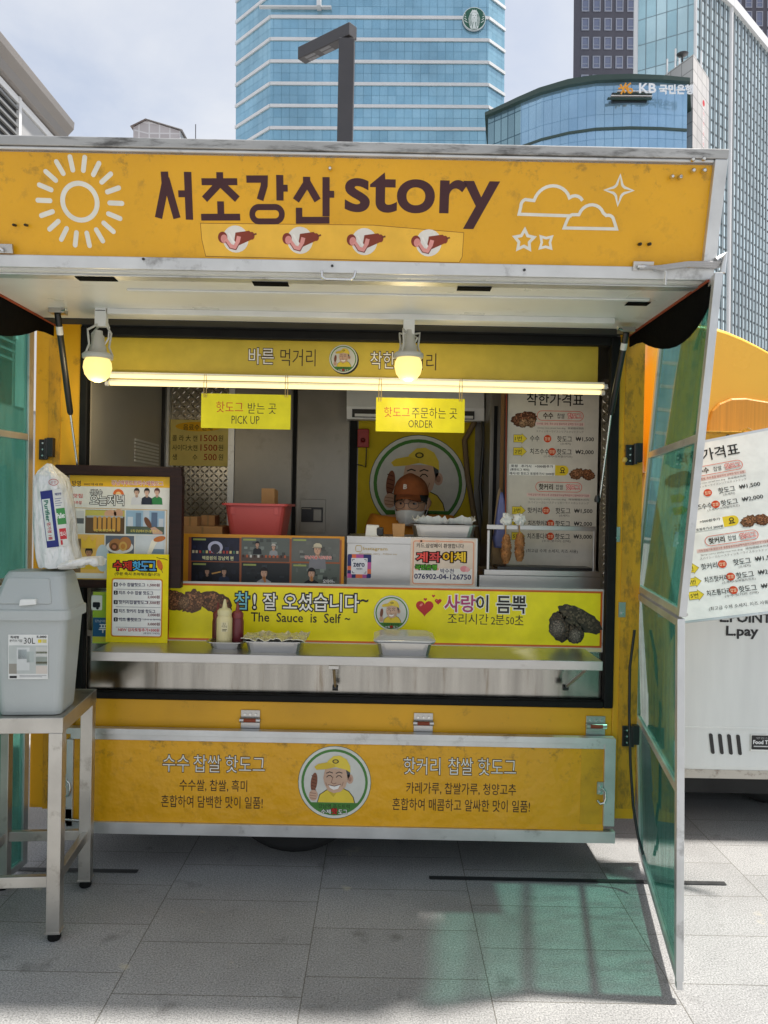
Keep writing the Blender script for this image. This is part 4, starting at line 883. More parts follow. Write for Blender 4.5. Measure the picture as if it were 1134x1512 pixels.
# cabinet edges right of the poster
t = thing('steel_cabinet', 'tall steel cabinet edge between the yellow poster and price banner', 'cabinet', P(725, 860, 4.1))
b = MB(); b.pbox(Yp(4.05), 722, 570, 748, 870, DULLSTEEL, 0, .3); b.build('case', t, bevel=.003)
b = MB(); b.pbox(Yp(4.05), 737, 570, 742, 870, CARD, .012, -.001); b.pbox(Yp(4.05), 727, 600, 732, 860, RUBBER, .01, -.001); b.build('edge_strip', t)
b = MB(); b.tube([P(712, 575, 4.3), P(714, 650, 4.3), P(709, 720, 4.3), P(716, 800, 4.3), P(714, 865, 4.3)], .01, BLACK, 7); tag(b.build('power_cable'), 'black cable hanging down beside the steel cabinet inside', 'cable')
mb_pl = Yp(3.72)
sheet('price_banner', mb_pl, 748, 572, 882, 838, PAPEDGE, .003, 'white price banner hanging inside at the right of the opening', 'price list', lambda b, pl, f: lettered(b, pl.at(815, 717)), bg=(206, 200, 188))
b = MB(); b.tube([P(748, 572, 3.71), P(746, 845, 3.71)], .004, ORANGE, 6); tag(b.build('orange_cord'), 'thin orange cord down the left edge of the inside price banner', 'cord')

# board of television stills
def d_tv(b, pl, f):
    b.rect(pl.at(391, 829), -113, -34, 113, 34, (150, 84, 50), 1)
    cells = [(318, 811), (392, 811.5), (466, 812), (318, 846), (392, 847), (466, 848)]
    bgs = [(24, 26, 48), (92, 98, 94), (98, 100, 96), (20, 22, 32), (34, 38, 42), (84, 92, 86)]
    for k, ((x, y), c) in enumerate(zip(cells, bgs)):
        g = pl.at(x, y); H_ = 17.5 if k < 3 else 16; b.rect(g, -35.5, -H_, 35.5, H_, c, 2); q = random.Random(k)
        for _ in range(14): xx, yy, sh_ = q.uniform(-33, 25), q.uniform(-H_ + 1, H_ * .4), q.uniform(.5, 1.5); b.rect(g, xx, yy, xx + q.uniform(3, 8), yy + q.uniform(2, 8), tuple(min(255, max(0, int(v * sh_ + 4))) for v in c), 2.3 + _ * .02)
        b.rect(g, -33, -H_ + 2, -14, -H_ + 4.6, (150, 160, 90), 3); 
        if k == 0:
            b.rect(g, -35.5, 6, 35.5, H_, (44, 46, 66), 3); b.ell(g, 0, -3, 11, 9, (190, 190, 214), 3.2); b.ell(g, 0, -1, 7, 7, (50, 46, 60), 3.5)
            for x0 in range(-34, 34, 5): b.rect(g, x0, 2, x0 + 3.2, 6, q.choice(((170, 60, 50), (190, 180, 150), (70, 110, 90), (210, 190, 120))), 3.3)
            b.txt(g, '백종원의 강남역 편', 4, 13, 46, 6, (222, 222, 170), 4, .02)
        elif k == 1:
            bust(b, g, -12, -4, 5, (190, 150, 128), (20, 18, 18), (22, 24, 30), 3.4); bust(b, g, 12, -1, 5, (196, 156, 134), (60, 56, 54), (140, 142, 146), 3.4, (188, 180, 172))
            b.rect(g, -35, 9, 35, 17, (86, 70, 62), 5.4)
            for _ in range(12): b.rect(g, -34 + _ * 5.6, 8, -31 + _ * 5.6, 12, q.choice(((200, 196, 190), (60, 40, 36), (170, 90, 60))), 5.6)
        elif k == 2: bust(b, g, 3, 6, 10, (196, 156, 130), (70, 60, 56), (120, 120, 126), 3.4, (196, 186, 160)); b.txt(g, '강남역을 사로잡은', 4, 11, 40, 5, (190, 40, 36), 10, .02, out=(240, 230, 220), ow=.05)
        elif k == 3:
            bust(b, g, -12, 2, 6, (180, 140, 116), (14, 14, 16), (14, 14, 18), 3.4); bust(b, g, 13, 2, 6.5, (184, 144, 120), (16, 14, 14), (36, 44, 66), 3.4); b.stroke(g, [(-5, 1), (8, -2)], 2, (200, 150, 80), 9)
        elif k == 4: bust(b, g, -2, 5, 9, (200, 160, 136), (24, 18, 18), (150, 150, 152), 3.4); b.stroke(g, [(-2, 4), (0, 13)], 3, (170, 110, 60), 10)
        else: bust(b, g, -6, 5, 9, (200, 160, 136), (14, 12, 12), (20, 22, 26), 3.4); b.stroke(g, [(-6, 3), (-5, 10)], 3, (180, 120, 66), 10); b.txt(g, '오아아~', 20, 10, 18, 6, (240, 240, 240), 10, .02, out=(30, 30, 30))
sheet('photo_board', Yp(3.50), 270, 790, 508, 870, mat('amber board', lin((196, 130, 36)), .5), .012, 'orange edged board with six television stills on the counter', 'board', d_tv, ink=PRINT, bg=(206, 140, 36))

# pink crate, bag and cardboard boxes behind the board
def P3(px, py, Y): return P(px, py, Y)
t = thing('crate', 'coral pink plastic crate on the counter behind the photo board', 'crate', P(377, 792, 3.8))
b = MB(); x0, x1 = P(331, 770, 3.7).x, P(420, 770, 3.7).x; z0, z1 = P(376, 792, 3.7).z, P(376, 747, 3.7).z
def rrect3(x0, x1, y0, y1, z, r=.03):
    return [Vector((x, y, z)) for x, y in rr_pts(x0, y0, x1, y1, r, 3)]
d_ = .02
b.loft([rrect3(x0 + d_, x1 - d_, 3.72, 4.0, z0), rrect3(x0, x1, 3.7, 4.02, z1), rrect3(x0 - .016, x1 + .016, 3.685, 4.035, z1), rrect3(x0 - .016, x1 + .016, 3.685, 4.035, z1 + .012), rrect3(x0 + .008, x1 - .008, 3.71, 4.01, z1 + .012), rrect3(x0 + .02, x1 - .02, 3.73, 3.99, z0 + .01)], PINK)
b.build('body', t, bevel=.002)
for xx in (x0 + .03, x1 - .05):
    b = MB(); b.box((xx, 3.699, z1 - .04), (xx + .02, 3.703, z1 - .002), PINK); b.build('rib', t)
b = MB(); c = P(396, 748, 3.8); b.hexa([c + Vector(v) for v in ((-.035, 0, .09), (.03, 0, .09), (.03, 0, -.05), (-.035, 0, -.05))], [c + Vector(v) for v in ((-.03, .06, .085), (.04, .06, .08), (.04, .06, -.05), (-.03, .06, -.05))], CARD)
tag(b.build('paper_bag', bevel=.002), 'brown paper bag standing up out of the pink crate', 'bag')
for (x0, y0, x1, y1, Y, dp, lb) in ((270, 777, 328, 790, 3.75, .2, 'flat brown cardboard box on the counter left of the pink crate'), (270, 763, 291, 777, 3.78, .15, 'small dull cardboard box on the flat box, against the dark picture frame'), (297, 761, 317, 776, 3.86, .12, 'small open pale cardboard box next to the pink crate')):
    b = MB(); b.pbox(Yp(Y), x0, y0, x1, y1, CARD, 0, dp); b.pbox(Yp(Y), (x0 + x1) / 2 - 1.5, y0, (x0 + x1) / 2 + 1.5, y1 + .1, mat('packing tape', lin((150, 120, 80)), .3), .0012, -.0005)
    tag(b.build('cardboard_box', bevel=.002), lb, 'box', 'cardboard boxes beside the crate')

# stainless cash cabinet with stickers
t = thing('steel_box', 'stainless steel box with a purple square sticker and a bank transfer notice', 'steel box', P(608, 866, 3.6))
b = MB(); b.pbox(Yp(3.52), 512, 793, 705, 868, STEEL, 0, .3); b.pbox(Yp(3.52), 512, 792, 608, 803, STEEL, .004, .0); b.build('case', t, bevel=.003)
b = MB(); pl = Yp(3.516); q = random.Random(4)
g = pl.at(530.5, 836); b.rrect(g, -17.5, -17.5, 17.5, 17.5, 2, (36, 40, 104), 1)
for x0, y0, x1, y1, c in ((-11, -17.5, -5, -11, (224, 110, 70)), (-5, -17.5, 6, -11, (170, 80, 150)), (11, -6, 17.5, 4, (190, 84, 150)), (11, 4, 17.5, 11, (224, 110, 70)), (-17.5, 0, -11, 6, (224, 110, 70)), (-17.5, 11, -11, 17.5, (190, 84, 150)), (-5, 11, 5, 17.5, (224, 110, 70)), (5, 11, 11, 17.5, (170, 80, 150))): b.rect(g, x0, y0, x1, y1, c, 1.5)
b.rect(g, -12, -12, 12, 12, (226, 226, 232), 2); b.txt(g, 'zero', -.5, -2, 17, 6, (40, 44, 80), 3, .03); b.txt(g, '제로페이', 0, 4, 9, 2.6, (40, 44, 80), 3, .02)
for sx in (-1, 1):
    for sy in (-1, 1): b.stroke(g, [(sx * 10, sy * 7), (sx * 10, sy * 10), (sx * 7, sy * 10)], .8, (60, 64, 90), 3)
b.build('payment_sticker', t)
b = MB(); g = pl.at(552, 815); b.txt(g, 'Instagram', 2, -4, 36, 6, (190, 160, 90), 1, .01); b.txt(g, '@hotdog_story   Follow me', 6, 3, 56, 3, (180, 150, 90), 1); b.stroke(g, rr_pts(-27, -9, -18, 0, 2.5), .8, (190, 160, 90), 1, True); b.build('faint_sticker', t)
b = MB(); b.ink = PAPER; g = pl.at(654, 830.5); b.rect(g, -48, -35, 48, 35, (226, 208, 192), 1); b.stroke(g, rr_pts(-44, -31, 45, 32, 3), 1.6, (226, 158, 130), 2, True); b.rect(g, -43.5, 9, 43, 31, (236, 232, 228), 1.5)
for k in range(8): b.ell(g, q.uniform(-44, 44), -31 if k % 2 else 10, 4, 2, (232, 176, 150), 2.5, n=10)
T = lambda t, x, y, wd, ht, c, l=3, bo=.01, **k: b.txt(pl.at(x, y), t, 0, 0, wd, ht, c, l, bo, **k)
T('카드,삼성페이 환영합니다', 650, 806, 70, 7, (44, 38, 36))
for t_, x, c in (('계', 623, (232, 90, 84)), ('좌', 642, (214, 84, 84)), ('이', 661, (236, 184, 46)), ('체', 679, (240, 200, 60))): T(t_, x, 822.5, 17 if t_ != '이' else 15, 15, c, 4, .03, out=(44, 26, 22), ow=.09)
T('국민은행', 629, 837.5, 32, 8, (96, 176, 60), 4, .03, out=(30, 50, 24), ow=.09); T('박수천', 660, 843, 20, 7, (60, 50, 90))
T('076902-04-126750', 653.5, 851.5, 84, 8, (44, 42, 90), 3, .022); b.ell(pl.at(685, 840), 0, 0, 5.5, 4.5, (232, 150, 156), 3); b.ell(pl.at(690, 841), 0, 0, 3, 3.6, (238, 176, 178), 3.5)
b.build('transfer_notice', t)
t = thing('receipt_printer', 'small card terminal with white receipt roll on the steel box', 'receipt printer', P(553, 793, 3.56))
b = MB(); c = P(560, 785, 3.58); b.box(c + Vector((-.012, -.03, -.02)), c + Vector((.02, .06, .02)), BLACK); b.build('body', t, bevel=.006)
b = MB(); c = P(550, 792, 3.56); b.hexa([c + Vector(v) for v in ((-.03, .01, .054), (.03, .01, .052), (.03, -.01, .002), (-.034, -.01, .0))], [c + Vector(v) for v in ((-.026, .06, .054), (.03, .06, .052), (.03, .05, .002), (-.03, .05, .0))], WPLASTIC); b.build('paper_roll', t, bevel=.004)
b = MB(); b.ink = PAPER
c = P(589, 793, 3.56); b.hexa([c + Vector(v) for v in ((-.032, 0, .062), (.028, 0, .062), (.024, 0, 0), (-.028, 0, 0))], [c + Vector(v) for v in ((-.032, .05, .062), (.028, .05, .062), (.024, .045, 0), (-.028, .045, 0))], CARD)
tag(b.build('kraft_box', bevel=.002), 'small open kraft carton on the steel box before the seller', 'carton')

def tray(t, cx, cy, w_, dp, hgt, Y, m=STEEL, mirror=True):
    """A stamped rectangular steel pan standing with its base centre at cx, cy (pixels) and front at Y."""
    c = P(cx, cy, Y); kx = Y / F; w2 = w_ * kx / 2
    def ring(a, y0, y1, z, r): return [Vector((c.x + x, y, c.z + z)) for x, y in [(p[0], p[1]) for p in rr_pts(-a, y0, a, y1, r, 3)]]
    b = MB(); i = .012
    b.loft([ring(w2 - i, Y + i, Y + dp - i, 0, .03), ring(w2, Y, Y + dp, hgt - .004, .03), ring(w2 + .012, Y - .012, Y + dp + .012, hgt - .004, .035), ring(w2 + .012, Y - .012, Y + dp + .012, hgt, .035), ring(w2 - .002, Y + .002, Y + dp - .002, hgt, .028), ring(w2 - i - .002, Y + i + .002, Y + dp - i - .002, .004, .028)], m)
    b.build('pan', t, bevel=.001); return c, w2
def crumple(name, parent, c, w2, dp, Y, z, m, amp, seed, nx=22, ny=8, edge=.0):
    q = random.Random(seed); b = MB(); vs = []; fs = []
    for j in range(ny + 1):
        for i in range(nx + 1):
            e = min(i, nx - i, j, ny - j); up = edge if e == 0 else 0
            vs.append(Vector((c.x - w2 + 2 * w2 * i / nx + q.uniform(-.003, .003), Y + dp * j / ny, c.z + z + q.uniform(-amp, amp) + up * q.uniform(.3, 1))))
    for j in range(ny):
        for i in range(nx): a = j * (nx + 1) + i; fs.append((a, a + 1, a + nx + 2, a + nx + 1))
    b.add(vs, fs, m); o = b.build(name, parent); s = o.modifiers.new('thickness', 'SOLIDIFY'); s.thickness = .0015; return o
t = thing('steel_tray', 'steel tray lined with white paper on the steel box', 'tray', P(656, 793, 3.55))
c, w2 = tray(t, 656, 793, 94, .2, .056, 3.56); crumple('paper_liner', t, c, w2 - .004, .19, 3.565, .062, WPLASTIC, .003, 3, edge=.04)
for ld, cx, cy, w_, dp, hg, Y, lb in ((0, 332, 962, 50, .1, .044, 3.13, 'small steel tray holding the sauce bottles on the shelf'), (1, 403, 968, 84, .17, .062, 3.08, 'steel tray covered with crinkled gold foil on the shelf'), (2, 597, 970.5, 82, .2, .064, 3.07, 'steel tray with a clear lid at mid shelf')):
    t = thing('steel_tray', lb, 'tray', P(cx, cy, Y), 'steel trays on the serving shelf')
    c, w2 = tray(t, cx, cy + 2, w_, dp, hg, Y)
    if ld == 1: crumple('foil_lid', t, c, w2 + .016, dp + .02, Y - .01, hg + .004, FOIL, .006, 5, edge=.008)
    if ld == 2:
        b = MB(); z = c.z + hg + .003; b.loft([[Vector((c.x + x, y, z)) for x, y in rr_pts(-w2 - .014, Y - .014, w2 + .014, Y + dp + .014, .03, 3)], [Vector((c.x + x, y, z + .006)) for x, y in rr_pts(-w2 - .014, Y - .014, w2 + .014, Y + dp + .014, .03, 3)], [Vector((c.x + x, y, z + .02)) for x, y in rr_pts(-w2 + .01, Y + .02, w2 - .01, Y + dp - .02, .03, 3)]], mat('foggy clear lid', (.5, .5, .47), .15, 0, spec=.6)); b.build('lid', t, bevel=.002)
for cx, ty, by, r, Y, colr, lb, nz in ((331, 908, 944, 11.5, 3.17, (212, 200, 150), 'squeeze bottle of pale yellow mustard sauce with printed label', (208, 198, 150)), (350, 912, 944, 9.5, 3.2, (104, 38, 44), 'squeeze bottle of red ketchup with a thin nozzle', (122, 48, 50)), (321, 912, 944, 8, 3.24, (96, 40, 26), 'dark brown sauce bottle half hidden behind the yellow bottle', (110, 40, 30))):
    k = Y / F; c = P(cx, by + 6, Y); hh = (by + 6 - ty) * k; rr = r * k
    t = thing('sauce_bottle', lb, 'bottle', c, 'sauce bottles on the serving shelf')
    m = mat('sauce bottle', lin(colr), .35, var=.04)
    b = MB(); b.lathe(c, [(rr * .9, 0), (rr, .006), (rr, hh * .86), (rr * .9, hh * .96), (rr * .82, hh)], m, seg=24); b.build('bottle', t)
    b = MB(); b.lathe(c, [(rr * .9, hh), (rr * .92, hh + .018), (rr * .7, hh + .026), (rr * .35, hh + .03), (rr * .16, hh + .06), (rr * .1, hh + .066)], mat('bottle cap', lin(nz), .4), seg=18); b.build('cap', t)
    if cx == 331:
        b = MB(); b.ink = PAPER; f = Yp(Y).at(335, 923); f.o = Vector((c.x + .006, Y - rr - .0008, c.z + hh * .62)); b.rect(f, -4.5, -7, 5, 7, (220, 210, 170), 0); b.txt(f, '시즈닝', 0, -1, 8, 4, (60, 56, 50), 1); b.txt(f, '소스', 0, -5, 5, 3, (60, 56, 50), 1); b.rect(f, -3, 3, 4, 4, (90, 84, 70), 1); b.rect(f, -3, 5, 3, 6, (90, 84, 70), 1); b.build('label', t)

# display stand with two hanging corn dogs
t = thing('display_stand', 'open steel display stand with a top rail at the counter right', 'stand', P(795, 866, 3.6))
b = MB(); pl = Yp(3.58)
b.pbox(pl, 719, 776, 880, 783, STEEL, 0, .02); b.pbox(pl, 719, 783, 723, 844, STEEL, 0, .02); b.pbox(pl, 876, 783, 880, 844, STEEL, 0, .02)
b.build('frame', t, bevel=.002)
b = MB(); b.pbox(pl, 714, 842, 884, 850, STEEL, .02, .2); b.pbox(pl, 706, 850, 884, 868, STEEL, .03, .25); b.pbox(pl, 735, 838, 876, 843, BLACK, -.01, .15); b.build('base', t, bevel=.002)
for i, (x, y0, y1) in enumerate(((747, 789, 832), (767, 787, 829))):
    t = thing('corn_dog', ('crumbed corn dog hanging left on the display stand, knobbly and long', 'crumbed corn dog hanging right on the display stand, slightly shorter')[i], 'corn dog', P(x, y1, 3.57), 'corn dogs hanging on the display stand')
    a, e = P(x, y0, 3.565), P(x, y1, 3.565); hh = a.z - e.z; rr = .0235; q = random.Random(i + 20)
    b = MB(); ring = []
    for j in range(15):
        u = j / 14; r0 = rr * (math.sin(math.pi * min(.97, max(.04, u))) ** .35) * (1 + .08 * math.sin(7 * u + i)) * (.85 if .42 < u < .55 else 1)
        ring.append([Vector((e.x + r0 * (1 + q.uniform(-.1, .1)) * math.cos(2 * math.pi * k / 16), e.y + r0 * (1 + q.uniform(-.1, .1)) * math.sin(2 * math.pi * k / 16), e.z + hh * u)) for k in range(16)])
    b.loft(ring, CRUST, smooth=True)
    for _ in range(160):
        u, an = q.uniform(.04, .96), q.uniform(0, 6.28); r0 = rr * math.sin(math.pi * u) ** .35 * .98; p_ = Vector((e.x + r0 * math.cos(an), e.y + r0 * math.sin(an), e.z + hh * u)); s_ = q.uniform(.002, .005)
        b.add([p_ + Vector((s_, 0, 0)), p_ + Vector((-s_, 0, 0)), p_ + Vector((0, s_, 0)), p_ + Vector((0, -s_, 0)), p_ + Vector((0, 0, s_)), p_ + Vector((0, 0, -s_))], [(0, 2, 4), (2, 1, 4), (1, 3, 4), (3, 0, 4), (2, 0, 5), (1, 2, 5), (3, 1, 5), (0, 3, 5)], CRUST)
    b.build('sausage', t)
    b = MB(); b.tube([a + Vector((0, 0, -.01)), P(x, 768, 3.565)], .003, CARD, 6); b.build('stick', t)
    b = MB(); c = P(x, 767, 3.565); vs = []
    n1, n2 = 7, 14
    for j in range(n1 + 1):
        for k in range(n2):
            th = math.pi * j / n1; ph = 2 * math.pi * k / n2; r0 = .027 * q.uniform(.6, 1.25); vs.append(c + Vector((r0 * math.sin(th) * math.cos(ph) * 1.15, r0 * math.sin(th) * math.sin(ph) * .6, r0 * math.cos(th))))
    b.add(vs, [(j * n2 + k, j * n2 + (k + 1) % n2, (j + 1) * n2 + (k + 1) % n2, (j + 1) * n2 + k) for j in range(n1) for k in range(n2)], WPLASTIC)
    b.build('tissue', t)
def hangbag(name, px, y0, y1, hw, Y, m, seed, label):
    q = random.Random(seed); a, e = P(px, y0, Y), P(px + 4, y1, Y); hh = a.z - e.z; k0 = Y / F; rings = []
    ph = [q.uniform(-.28, .28) for _ in range(24)]
    for j in range(13):
        u = j / 12; r0 = hw * k0 * (.12 + .95 * (u ** .8) if u < .82 else 1.02 - .5 * (u - .82)); rings.append([Vector((a.x + (e.x - a.x) * u + r0 * math.cos(2 * math.pi * k / 24) * (1 + ph[k] * .6), Y + r0 * .45 * math.sin(2 * math.pi * k / 24) * (1 + ph[k]), a.z - hh * u + ph[(k * 5) % 24] * .02)) for k in range(24)])
    b = MB(); b.loft(rings, m, smooth=True); return tag(b.build(name), label, 'bag')
hangbag('plastic_bag', 741, 728, 808, 17, 3.8, mat('blue polythene', lin((108, 118, 178)), .35, var=.15, vs=25, bump=.6, bs=22), 5, 'crumpled blue plastic bag hanging left of the display stand')
hangbag('paper_sack', 738, 722, 848, 17, 3.9, mat('beige sack', lin((176, 152, 120)), .8, bump=.5, bs=22), 8, 'beige sack hanging behind the blue plastic bag')

# framed poster leaning inside the left of the counter
pl = Yp(3.28)
t = thing('framed_poster', 'dark wood framed poster of food photographs leaning at the left of the counter', 'framed poster', P(185, 868, 3.28))
b = MB(); b.pbox(pl, 84, 688, 270, 703, WOOD, .022, .02); b.pbox(pl, 251, 703.2, 270, 868, WOOD, .022, .02); b.pbox(pl, 84, 856, 250.8, 868, WOOD, .022, .02); b.pbox(pl, 84, 703.2, 101, 855.8, WOOD, .022, .02); b.build('frame', t, bevel=.004)
b = MB(); b.ink = PRINT; f = pl.at(178, 780); b.pbox(pl, 100, 700, 255, 860, PAPEDGE, 0, .01); b.rect(f, -76, -78, 74, 78, (226, 224, 216), 1); b.rect(f, -76, -78, 74, -61, (232, 180, 30), 2); b.rect(f, -76, 75, 74, 78, (226, 190, 60), 2)
T = lambda t, x, y, wd, ht, c=(40, 34, 40), l=4, bo=.01, **k: b.txt(pl.at(x, y), t, 0, 0, wd, ht, c, l, bo, **k)
T('2020년 7월 6일 방영', 138, 715, 28, 3.4); T('강남역푸드트럭수제핫도그', 203, 713.5, 76, 7, (206, 60, 50), out=(246, 236, 220), ow=.06); T('방영', 113, 714, 13, 9)
T('생방송', 142, 727, 18, 8, (236, 236, 232), out=(40, 34, 30), ow=.08); T('오늘저녁', 158, 738.5, 50, 15, (240, 240, 236), out=(30, 26, 26), ow=.06)
g = pl.at(175, 728); b.ell(g, 0, 2, 8, 8, (222, 110, 50), 3, 180, 360); b.ell(g, 0, 2, 4, 4, (240, 200, 140), 3.4, 180, 360)
for x, c, hr in ((202, (214, 214, 216), (24, 20, 22)), (217, (36, 42, 56), (20, 18, 18)), (232, (44, 128, 66), (90, 44, 34))): bust(b, pl.at(x, 731), 0, 0, 6.4, (214, 176, 152), hr, c, 3)
T('맛집', 115, 732, 14, 6, (206, 60, 60)); T('고추잡', 114, 742, 14, 5, (206, 60, 60)); b.stroke(f, [(-72, -29), (68, -28), (68, 70)], 1, (200, 160, 90), 2)
def pic(x0, y0, x1, y1, c, l=3): b.rect(pl.at((x0 + x1) / 2, (y0 + y1) / 2), -(x1 - x0) / 2, -(y1 - y0) / 2, (x1 - x0) / 2, (y1 - y0) / 2, c, l); return pl.at((x0 + x1) / 2, (y0 + y1) / 2)
pic(107, 754, 124, 787, (206, 206, 202)); pic(107, 765, 124, 773, (90, 94, 96), 3.5)
g = pic(126, 753, 184, 788, (96, 74, 52)); b.rect(g, -29, -17, 29, -8, (196, 186, 90), 4); b.ell(g, 8, -12, 9, 6, (206, 160, 130), 4.4); b.ell(g, 20, -13, 7, 6, (206, 160, 130), 4.4); b.rect(g, -27, -9, 27, -6, (170, 176, 180), 4.6)
for k in range(6): b.rrect(g, -17 + k * 7, -8, -12 + k * 7, 14, 2.4, (206, 152, 74), 5 + k * .1)
T('1분 30초면 뚝딱', 155, 783, 30, 4, (240, 220, 110), 7)
g = pic(186, 754, 243, 789, (150, 182, 206))
for x0, y0, x1, c in ((-26, -8, -18, (206, 214, 222)), (-14, -14, -6, (112, 134, 156)), (-3, -17, 6, (190, 200, 210)), (9, -15, 18, (90, 110, 136)), (20, -6, 27, (200, 206, 212))): b.rect(g, x0, y0, x1, 8, c, 4)
b.rect(g, -28, 6, 28, 17, (84, 96, 80), 5); b.ell(g, 4, 0, 4, 9, (112, 70, 44), 6, rot=-30); b.poly(g, [(8, 8), (14, 6), (26, 14), (26, 17), (12, 17)], (206, 164, 140), 6); T('오직 강남에서 만나볼 핫도그', 214, 784, 42, 4, (240, 220, 110), 7)
g = pic(105, 789, 154, 846, (232, 186, 96)); b.rect(g, -24, -22, -10, 28, (120, 96, 66), 3.5); b.ell(g, 22, 6, 10, 20, (190, 206, 216), 3.5); bust(b, g, 2, 4, 8.6, (180, 130, 96), (30, 24, 20), (222, 184, 50), 4); b.poly(g, [(-8, -8), (-10, -25), (-4, -18), (2, -27), (7, -18), (13, -25), (12, -8)], (232, 190, 60), 11)
g = pic(156, 791, 198, 818, (96, 104, 118)); b.ell(g, 0, 3, 20, 10, (226, 226, 226), 4); b.ell(g, -6, 0, 10, 9, (170, 118, 72), 5, rot=-20); b.ell(g, 8, -2, 9, 10, (176, 120, 70), 5.4); b.ell(g, -8, 3, 6, 6, (110, 70, 46), 6); b.ell(g, 5, 2, 6, 7, (206, 166, 90), 6); b.ell(g, -8, 3, 3, 3, (180, 120, 90), 6.5); b.ell(g, 5, 2, 3.4, 4, (190, 130, 60), 6.5)
g = pic(200, 791, 243, 818, (206, 212, 216)); b.poly(g, [(-4, 14), (2, -6), (10, -12), (18, -13), (8, 0), (2, 14)], (238, 232, 214), 4); b.ell(g, 14, -9, 9, 4, (196, 112, 50), 5, rot=-14); b.rect(g, 0, 6, 21, 13, (116, 140, 160), 3.5)
b.build('poster', t)
# blue sticker sign under it and the hand-lettered price board
def d_blue(b, pl, f):
    b.rect(pl.at(151, 895), -14, -17, 14, 17, (150, 186, 60), 1); b.rrect(pl.at(144, 890), -9, -11, 7, 11, 2, (220, 224, 220), 2); b.rrect(pl.at(142, 893), -5, -4, 6, 4, 2, (30, 34, 40), 3); b.ell(pl.at(144, 898), 0, 0, 2, 2, (30, 34, 40), 3.4)
    b.rect(pl.at(151, 926), -14, -14, 14, 14, (36, 88, 128), 1); b.txt(pl.at(152, 928), '푸', 0, 0, 12, 13, (224, 228, 230), 2, .02); b.txt(pl.at(150, 917), '강남대로', 0, 0, 20, 4, (200, 214, 224), 2)
    b.rect(pl.at(151, 943), -14, -3, 14, 5, (190, 190, 60), 1)
sheet('blue_sticker_sign', Yp(3.27), 137, 874, 166, 950, PAPEDGE, .004, 'blue and green sticker sign half hidden behind the price board', 'sign', d_blue, ink=PRINT, bg=(170, 196, 70))
def d_price(b, pl, f):
    T = lambda t, x, y, wd, ht, c=(40, 40, 80), l=4, bo=.03, **k: b.txt(pl.at(x, y), t, 0, 0, wd, ht, c, l, bo, **k)
    for t_, x, c in (('수', 174, (206, 60, 44)), ('제', 188, (196, 60, 44)), ('핫', 202, (80, 170, 214)), ('도', 214, (90, 160, 210)), ('그', 224, (86, 150, 206))): T(t_, x, 835 + (x - 174) * .01, 13, 14, c, 2, .03, out=(36, 26, 36), ow=.1)
    b.ell(pl.at(236, 834), 0, 0, 4, 8, (206, 110, 50), 2, rot=-20); b.stroke(pl.at(238, 840), [(0, 0), (2.5, 6)], 1, (150, 110, 60), 2); b.stroke(pl.at(240, 825), [(-9, -2), (-3, 0), (3, 0), (8, 2)], .8, (60, 50, 40), 2)
    T('(주문 즉시 조리해드립니다)', 203, 848, 67, 5.4, (50, 44, 50), bo=.01)
    b.rrect(pl.at(203, 898), -39, -44, 37, 43, 4, (206, 140, 40), 1); b.rrect(pl.at(203, 898), -37, -42, 35, 41, 3, (236, 236, 232), 2)
    for i, (y, t_, w_, p_, py, px) in enumerate(((863, '수수 찹쌀핫도그', 39, '1,500원', 864, 227), (875, '치즈 수수 찹쌀 핫도그', 51, '2,000원', 881.5, 227), (889, '핫커리찹쌀핫도그', 43, '1,500원', 890, 227), (902, '치즈 핫커리 찹쌀 핫도그', 54, '2,000원', 908, 227), (914.5, '치즈 통핫도그', 33, '3,000원', 921.5, 227))):
        b.rrect(pl.at(171, y), -3, -3, 3, 3, .8, (30, 28, 34), 3); T(str(i + 1), 171, y, 2, 3.6, (230, 230, 226), 4, .02)
        T(t_, 175.5 + w_ / 2, y + .3, w_, 5.6, bo=.02); T(p_, px, py, 18, 5, (110, 40, 50), bo=.02)
        b.rect(pl.at(203, y + 7.4 if i in (0, 2) else y + 12), -32, -.3, 34, .3, (130, 130, 140), 3)
    T('(수수 or 핫커리)', 225, 915, 25, 3.4, bo=0.); T('NEW 감자토핑추가+500원', 205, 930, 61, 5.2, (196, 50, 60), bo=.02); T('(통핫도그제외)', 224, 935.4, 24, 3, bo=.0)
sheet('price_board', Yp(3.24), 157, 818, 248, 949, mat('yellow board edge', lin((224, 206, 40)), .5), .006, 'yellow hand lettered hot dog price board standing in front of the framed poster', 'price board', d_price, bg=(232, 212, 30))

# ------------------------------------------------------------------ the seller
def skinbody(name, nodes, edges, m, parent=None, lv=2, **kw):
    me = bpy.data.meshes.new(name); me.from_pydata([n[0] for n in nodes], edges, []); o = bpy.data.objects.new(name, me); COL.objects.link(o)
    s = o.modifiers.new('skin', 'SKIN'); s.use_smooth_shade = True; me.skin_vertices
    for i, n in enumerate(nodes):
        sv = me.skin_vertices[0].data[i]; r = n[1]; sv.radius = r if isinstance(r, tuple) else (r, r); sv.use_root = (i == 0)
    o.modifiers.new('smooth', 'SUBSURF').levels = lv; o.modifiers['smooth'].render_levels = lv
    bpy.context.view_layer.update(); dg = bpy.context.evaluated_depsgraph_get(); m2 = bpy.data.meshes.new_from_object(o.evaluated_get(dg)); bpy.data.objects.remove(o)
    vs = [v.co.copy() for v in m2.vertices]; fs = [tuple(p.vertices) for p in m2.polygons]; return vs, fs
HC = P(607, 742, 4.15); HX, HY_, HZ = HC              # middle of the head
person = thing('person', 'seller in rust cap, glasses and white mask behind the counter', 'person', (HX, HY_ + .1, .47))
base = Vector((HX + .02, HY_ + .08, 0)); SEAT = HZ - .622
N_ = []; E_ = []
